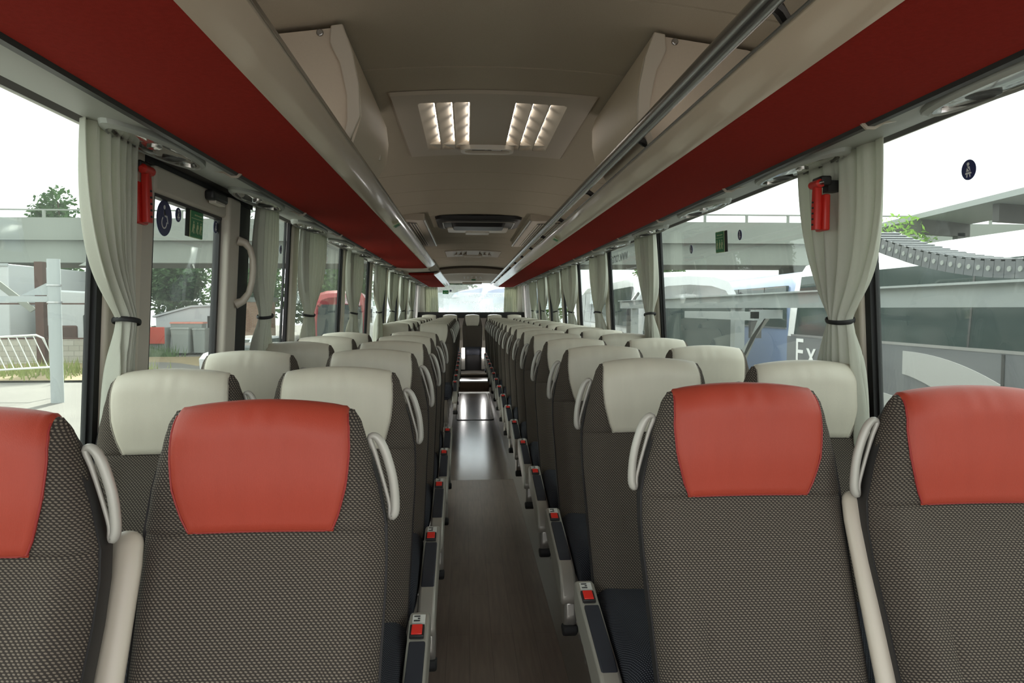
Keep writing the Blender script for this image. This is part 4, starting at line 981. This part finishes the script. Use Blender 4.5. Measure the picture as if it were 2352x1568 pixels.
# parked vehicles
def coach(loc, L, rz, paint, label, low=None, glassm='coach_glass', H=3.62, W=2.5):
    t = thing('coach', label, 'coach', loc, rz)
    def sec(y, k, dz=0, ins=0):
        hw = W / 2 - ins; top = H - dz
        pts = [(-hw, .35), (-hw, 1.1), (-hw, 2.25), (-hw + .05, 2.9), (-hw + .12, top - .35), (-hw + .28, top - .1), (-hw + .6, top), (0, top + .03)]
        pts = pts + [(-x, z) for x, z in reversed(pts[:-1])]
        return [(x, y, z) for x, z in pts]
    body = MB().loft([sec(.25, 0, .55, .35), sec(.05, 0, .35, .15), sec(.15, 0, .15, .05), sec(.6, 0, .03), sec(1.2, 0), sec(L - .8, 0), sec(L - .3, 0, .04), sec(L, 0, .2, .12)])
    part('body', body, paint, t, smooth=40)
    for s in (-1, 1):
        g = MB(); hw = W / 2
        P = lambda x, y, z: (s * x, y, z)
        g.hexa([P(hw + .008, .7, 2.32), P(hw + .012, L - .5, 2.32), P(hw - .03, L - .5, 2.32), P(hw - .03, .7, 2.32), P(hw - .055, .9, 3.28), P(hw - .055, L - .6, 3.28), P(hw - .12, L - .6, 3.28), P(hw - .12, .9, 3.28)])
        gp = part('side_glass', g, glassm, t)
        b = MB(); y = 2.2
        while y < L - 1.5:
            b.hexa([P(hw + .014, y, 2.32), P(hw + .014, y + .03, 2.32), P(hw - .02, y + .03, 2.32), P(hw - .02, y, 2.32), P(hw - .049, y, 3.28), P(hw - .049, y + .03, 3.28), P(hw - .08, y + .03, 3.28), P(hw - .08, y, 3.28)]); y += 1.9
        part('divider', b, 'black', gp)
        part('belt_line', MB().box((min(s * (hw + .014), s * (hw - .02)), .7, 2.29), (max(s * (hw + .014), s * (hw - .02)), L - .4, 2.325)), 'steel', t)
        part('lower_panel', MB().box((min(s * (hw + .008), s * (hw - .02)), .5, .4), (max(s * (hw + .008), s * (hw - .02)), L - .25, 2.29)), low or paint, t)
        for yw in (2.6, L - 3.2): part('wheel', MB().prism(circle(.5, 24, yw, .5), min(s * (hw + .02), s * (hw - .25)), max(s * (hw + .02), s * (hw - .25)), 'x'), 'tyre', t)
    hw = W / 2 - .18
    ws = MB().loft([[(-hw, .10, 1.15), (0, -.04, 1.15), (hw, .10, 1.15), (hw, .2, 1.15), (-hw, .2, 1.15)], [(-hw, .10, 2.0), (0, -.03, 2.0), (hw, .10, 2.0), (hw, .3, 2.0), (-hw, .3, 2.0)], [(-hw + .05, .14, 2.95), (0, .04, 2.95), (hw - .05, .14, 2.95), (hw - .05, .4, 2.95), (-hw + .05, .4, 2.95)]])
    part('windshield', ws, glassm, t, smooth=20)
    part('bumper', MB().box((-hw, -.02, .35), (hw, .3, .75)), low or paint, t, bevel=.06)
    for s in (-1, 1):
        part('headlight', MB().ell((s * (hw - .25), .07, .92), (.22, .06, .12)), 'lens', t)
        part('mirror', MB().tube([(s * (hw + .1), .1, 3.1), (s * (hw + .3), -.25, 2.9), (s * (hw + .3), -.28, 2.75)], .04, 8).box((s * (hw + .3) - .12, -.38, 2.1), (s * (hw + .3) + .12, -.25, 2.75)), 'black', t)
    return t
# the grey and white coach alongside on the right: its rear end is the far end
bx = 6.66
c = coach((bx, -2.5, G), 14.4, 0, 'coach_white', 'white and grey coach parked close alongside on the right', 'coach_grey')
sx_ = -1.25 - .012
sw1 = [(-1.5 + .25 * i, 0) for i in range(1)]
def ribbon(top, botm, y0, y1, n_=24):
    rings = []
    for i in range(n_ + 1):
        y = y0 + (y1 - y0) * i / n_; t_, b_ = top(i / n_), botm(i / n_)
        rings.append([(sx_ - .004, y, b_), (sx_ + .004, y, b_), (sx_ + .004, y, t_), (sx_ - .004, y, t_)])
    return MB().loft(rings)
part('swoosh_stripe', ribbon(lambda t_: 2.22 - 1.25 * (1 - t_) ** 2.2, lambda t_: 1.93 - 1.3 * (1 - t_) ** 1.4, 7.6, 10.95), 'coach_light', c)
part('lower_stripe', ribbon(lambda t_: 1.45 + .28 * t_, lambda t_: 1.1 + .1 * t_, 8.6, 12.6), 'coach_light', c)
part('side_lettering', text_mb('Express', .62, (sx_ - .006, 12.6, 2.02), (0, -1, 0), (0, 0, 1), .004, 'CENTER', 0, 1.28), 'sign_white', c)
part('side_lettering', text_mb('TUS B', .19, (-1.208, 9.33, 3.19), (0, -1, 0), (.06, 0, 1), .004, 'LEFT', .25), 'sign_white', c)
part('panel_gap', MB().box((sx_ - .004, 9.28, .8), (sx_ + .004, 9.32, 2.28)), 'black', c)
part('side_vent', MB().box((sx_ - .004, 14.0, 1.2), (sx_ + .004, 14.3, 1.75)), 'black', c)
coach((4.95, 15.5, G), 12, math.radians(-3), 'coach_white', 'white coach with rounded roof facing us behind the metal beam')
coach((8.35, 14.6, G), 12, math.radians(-3), 'coach_blue', 'slate blue coach facing us beside the white one', None)
coach((12.2, 16.5, G), 12, math.radians(-4), 'coach_white', 'white coach farther right behind the grey and white coach')
coach((-6.0, 33, G), 12, math.radians(6), 'coach_red', 'red coach parked beyond the left rear windows', 'coach_blue')
coach((1.6, 24.5, G), 10, math.radians(8), 'coach_blue', 'slate blue coach facing us beyond the rear window')
def car(loc, rz, m, label):
    t = thing('car', label, 'car', loc, rz)
    pf = [(-2.1, .35), (-2.15, .8), (-1.9, 1.0), (-1.3, 1.1), (-.9, 1.58), (.9, 1.62), (1.6, 1.15), (2.1, .95), (2.15, .4)]
    part('body', MB().loft([[(x * (.9 + .1 * k), y_, z) if z < 1.2 else (x * .92, y_ * .8, z) for x, z in pf] for k, y_ in ((0, -.88), (1, -.8), (1, .8), (0, .88))]), m, t, smooth=40)
    for s in (-1, 1):
        part('window', MB().prism([(-1.15, 1.1), (-.8, 1.5), (.8, 1.54), (1.35, 1.12)], min(s * .84, s * .86), max(s * .84, s * .86)), 'coach_glass', t)
        for x in (-1.3, 1.35): part('wheel', MB().prism(circle(.33, 20, x, .33), min(s * .7, s * .9), max(s * .7, s * .9)), 'tyre', t)
    part('windshield', MB().hexa([(1.5, -.65, 1.14), (1.5, .65, 1.14), (1.6, .65, 1.18), (1.6, -.65, 1.18), (.98, -.6, 1.55), (.98, .6, 1.55), (1.05, .6, 1.58), (1.05, -.6, 1.58)]), 'coach_glass', t)
    part('rear_window', MB().hexa([(-1.35, -.65, 1.1), (-1.35, .65, 1.1), (-1.28, .65, 1.1), (-1.28, -.65, 1.1), (-.98, -.6, 1.52), (-.98, .6, 1.52), (-.9, .6, 1.52), (-.9, -.6, 1.52)]), 'coach_glass', t)
    return t
car((-6.9, 23.5, G), math.radians(80), 'car_dark', 'dark grey car seen through the window beyond the door')
car((-9.0, 29.5, G), math.radians(70), 'coach_white', 'white car behind the dark grey car'); car((-22.5, 49, G), math.radians(15), 'coach_white', 'white car parked behind the white hut')
# metal beam with cable chain alongside on the right
t = thing('wash_gantry_beam', 'long pale galvanised beam on posts outside the right windows', 'beam', (3.1, 0, 0))
part('beam', MB().box((0, -3, 1.51), (.12, 14.4, 1.67)), 'pale_metal', t); part('flange', MB().box((-.05, -3, 1.655), (.17, 14.4, 1.67)), 'pale_metal', t)
for y in (8.2, 13.4): part('beam_post', MB().box((.02, y, G), (.14, y + .14, 1.51)), 'pale_metal', t)
part('strut', MB().hexa([(.03, 7.3, 1.45), (.09, 7.3, 1.45), (.09, 7.45, 1.5), (.03, 7.45, 1.5), (.03, 8.2, .9), (.09, 8.2, .9), (.09, 8.2, .7), (.03, 8.2, .7)]), 'pale_metal', t)
part('cross_arm', MB().box((-.25, 7.0, 1.40), (.05, 7.1, 1.49)).box((-.25, 7.0, 1.38), (-.2, 9.3, 1.47)), 'pale_metal', t)
t = thing('cable_chain', 'grey plastic cable chain sagging onto the metal beam', 'cable chain', (3.12, 0, 0))
cp = [(y, 1.675 + .31 * max(0, (y - 3.75) / 1.65) ** 1.8) for y in [2.2 + .085 * i for i in range(40)]]
link = MB()
L_ = []
for i, ((y0, z0), (y1, z1)) in enumerate(zip(cp, cp[1:])):
    mb = MB(); d = Vector((0, y1 - y0, z1 - z0)).normalized(); u = Vector((0, -d.z, d.y)); o_ = Vector((0, y0, z0))
    for x in (-.02, .22):
        mb.hexa([Vector((x, 0, 0)) + o_, Vector((x + .02, 0, 0)) + o_, Vector((x + .02, 0, 0)) + o_ + d * .08, Vector((x, 0, 0)) + o_ + d * .08, Vector((x, 0, 0)) + o_ + u * .11, Vector((x + .02, 0, 0)) + o_ + u * .11, Vector((x + .02, 0, 0)) + o_ + d * .08 + u * .11, Vector((x, 0, 0)) + o_ + d * .08 + u * .11])
    mb.hexa([Vector((-.02, 0, 0)) + o_ + u * .10, Vector((.24, 0, 0)) + o_ + u * .10, Vector((.24, 0, 0)) + o_ + u * .10 + d * .03, Vector((-.02, 0, 0)) + o_ + u * .10 + d * .03] + [Vector((-.02, 0, 0)) + o_ + u * .115, Vector((.24, 0, 0)) + o_ + u * .115, Vector((.24, 0, 0)) + o_ + u * .115 + d * .03, Vector((-.02, 0, 0)) + o_ + u * .115 + d * .03])
    lk = part('link', mb, 'coach_grey', t); 
    cc = o_ + d * .04 + u * .055; part('rivet', MB().tube([cc + Vector((-.026, 0, 0)), cc + Vector((-.018, 0, 0))], .016, 12), 'bin_grey', lk)
# canopy roof far right
t = thing('canopy_roof', 'grey open canopy roof above the parked coaches on the right', 'canopy', (0, 0, 0))
part('roof_sheet', MB().hexa([(17.0, 16, 5.15), (19.8, 16, 4.95), (19.8, 30.5, 4.80), (17.9, 30.5, 5.0), (17.0, 16, 5.35), (19.8, 16, 5.15), (19.8, 30.5, 5.0), (17.9, 30.5, 5.2)]), 'canopy', t)
for y in (18.5, 22.5, 26.5): part('roof_beam', MB().hexa([(17.8, y, 4.45), (19.8, y, 4.35), (19.8, y + .3, 4.35), (17.8, y + .3, 4.45), (17.8, y, 5.05), (19.8, y, 4.9), (19.8, y + .3, 4.9), (17.8, y + .3, 5.05)]), 'canopy_dark', t)
for y in (18.5, 26.5): part('canopy_post', MB().box((19.3, y, G), (19.6, y + .3, 4.5)), 'canopy_dark', t)
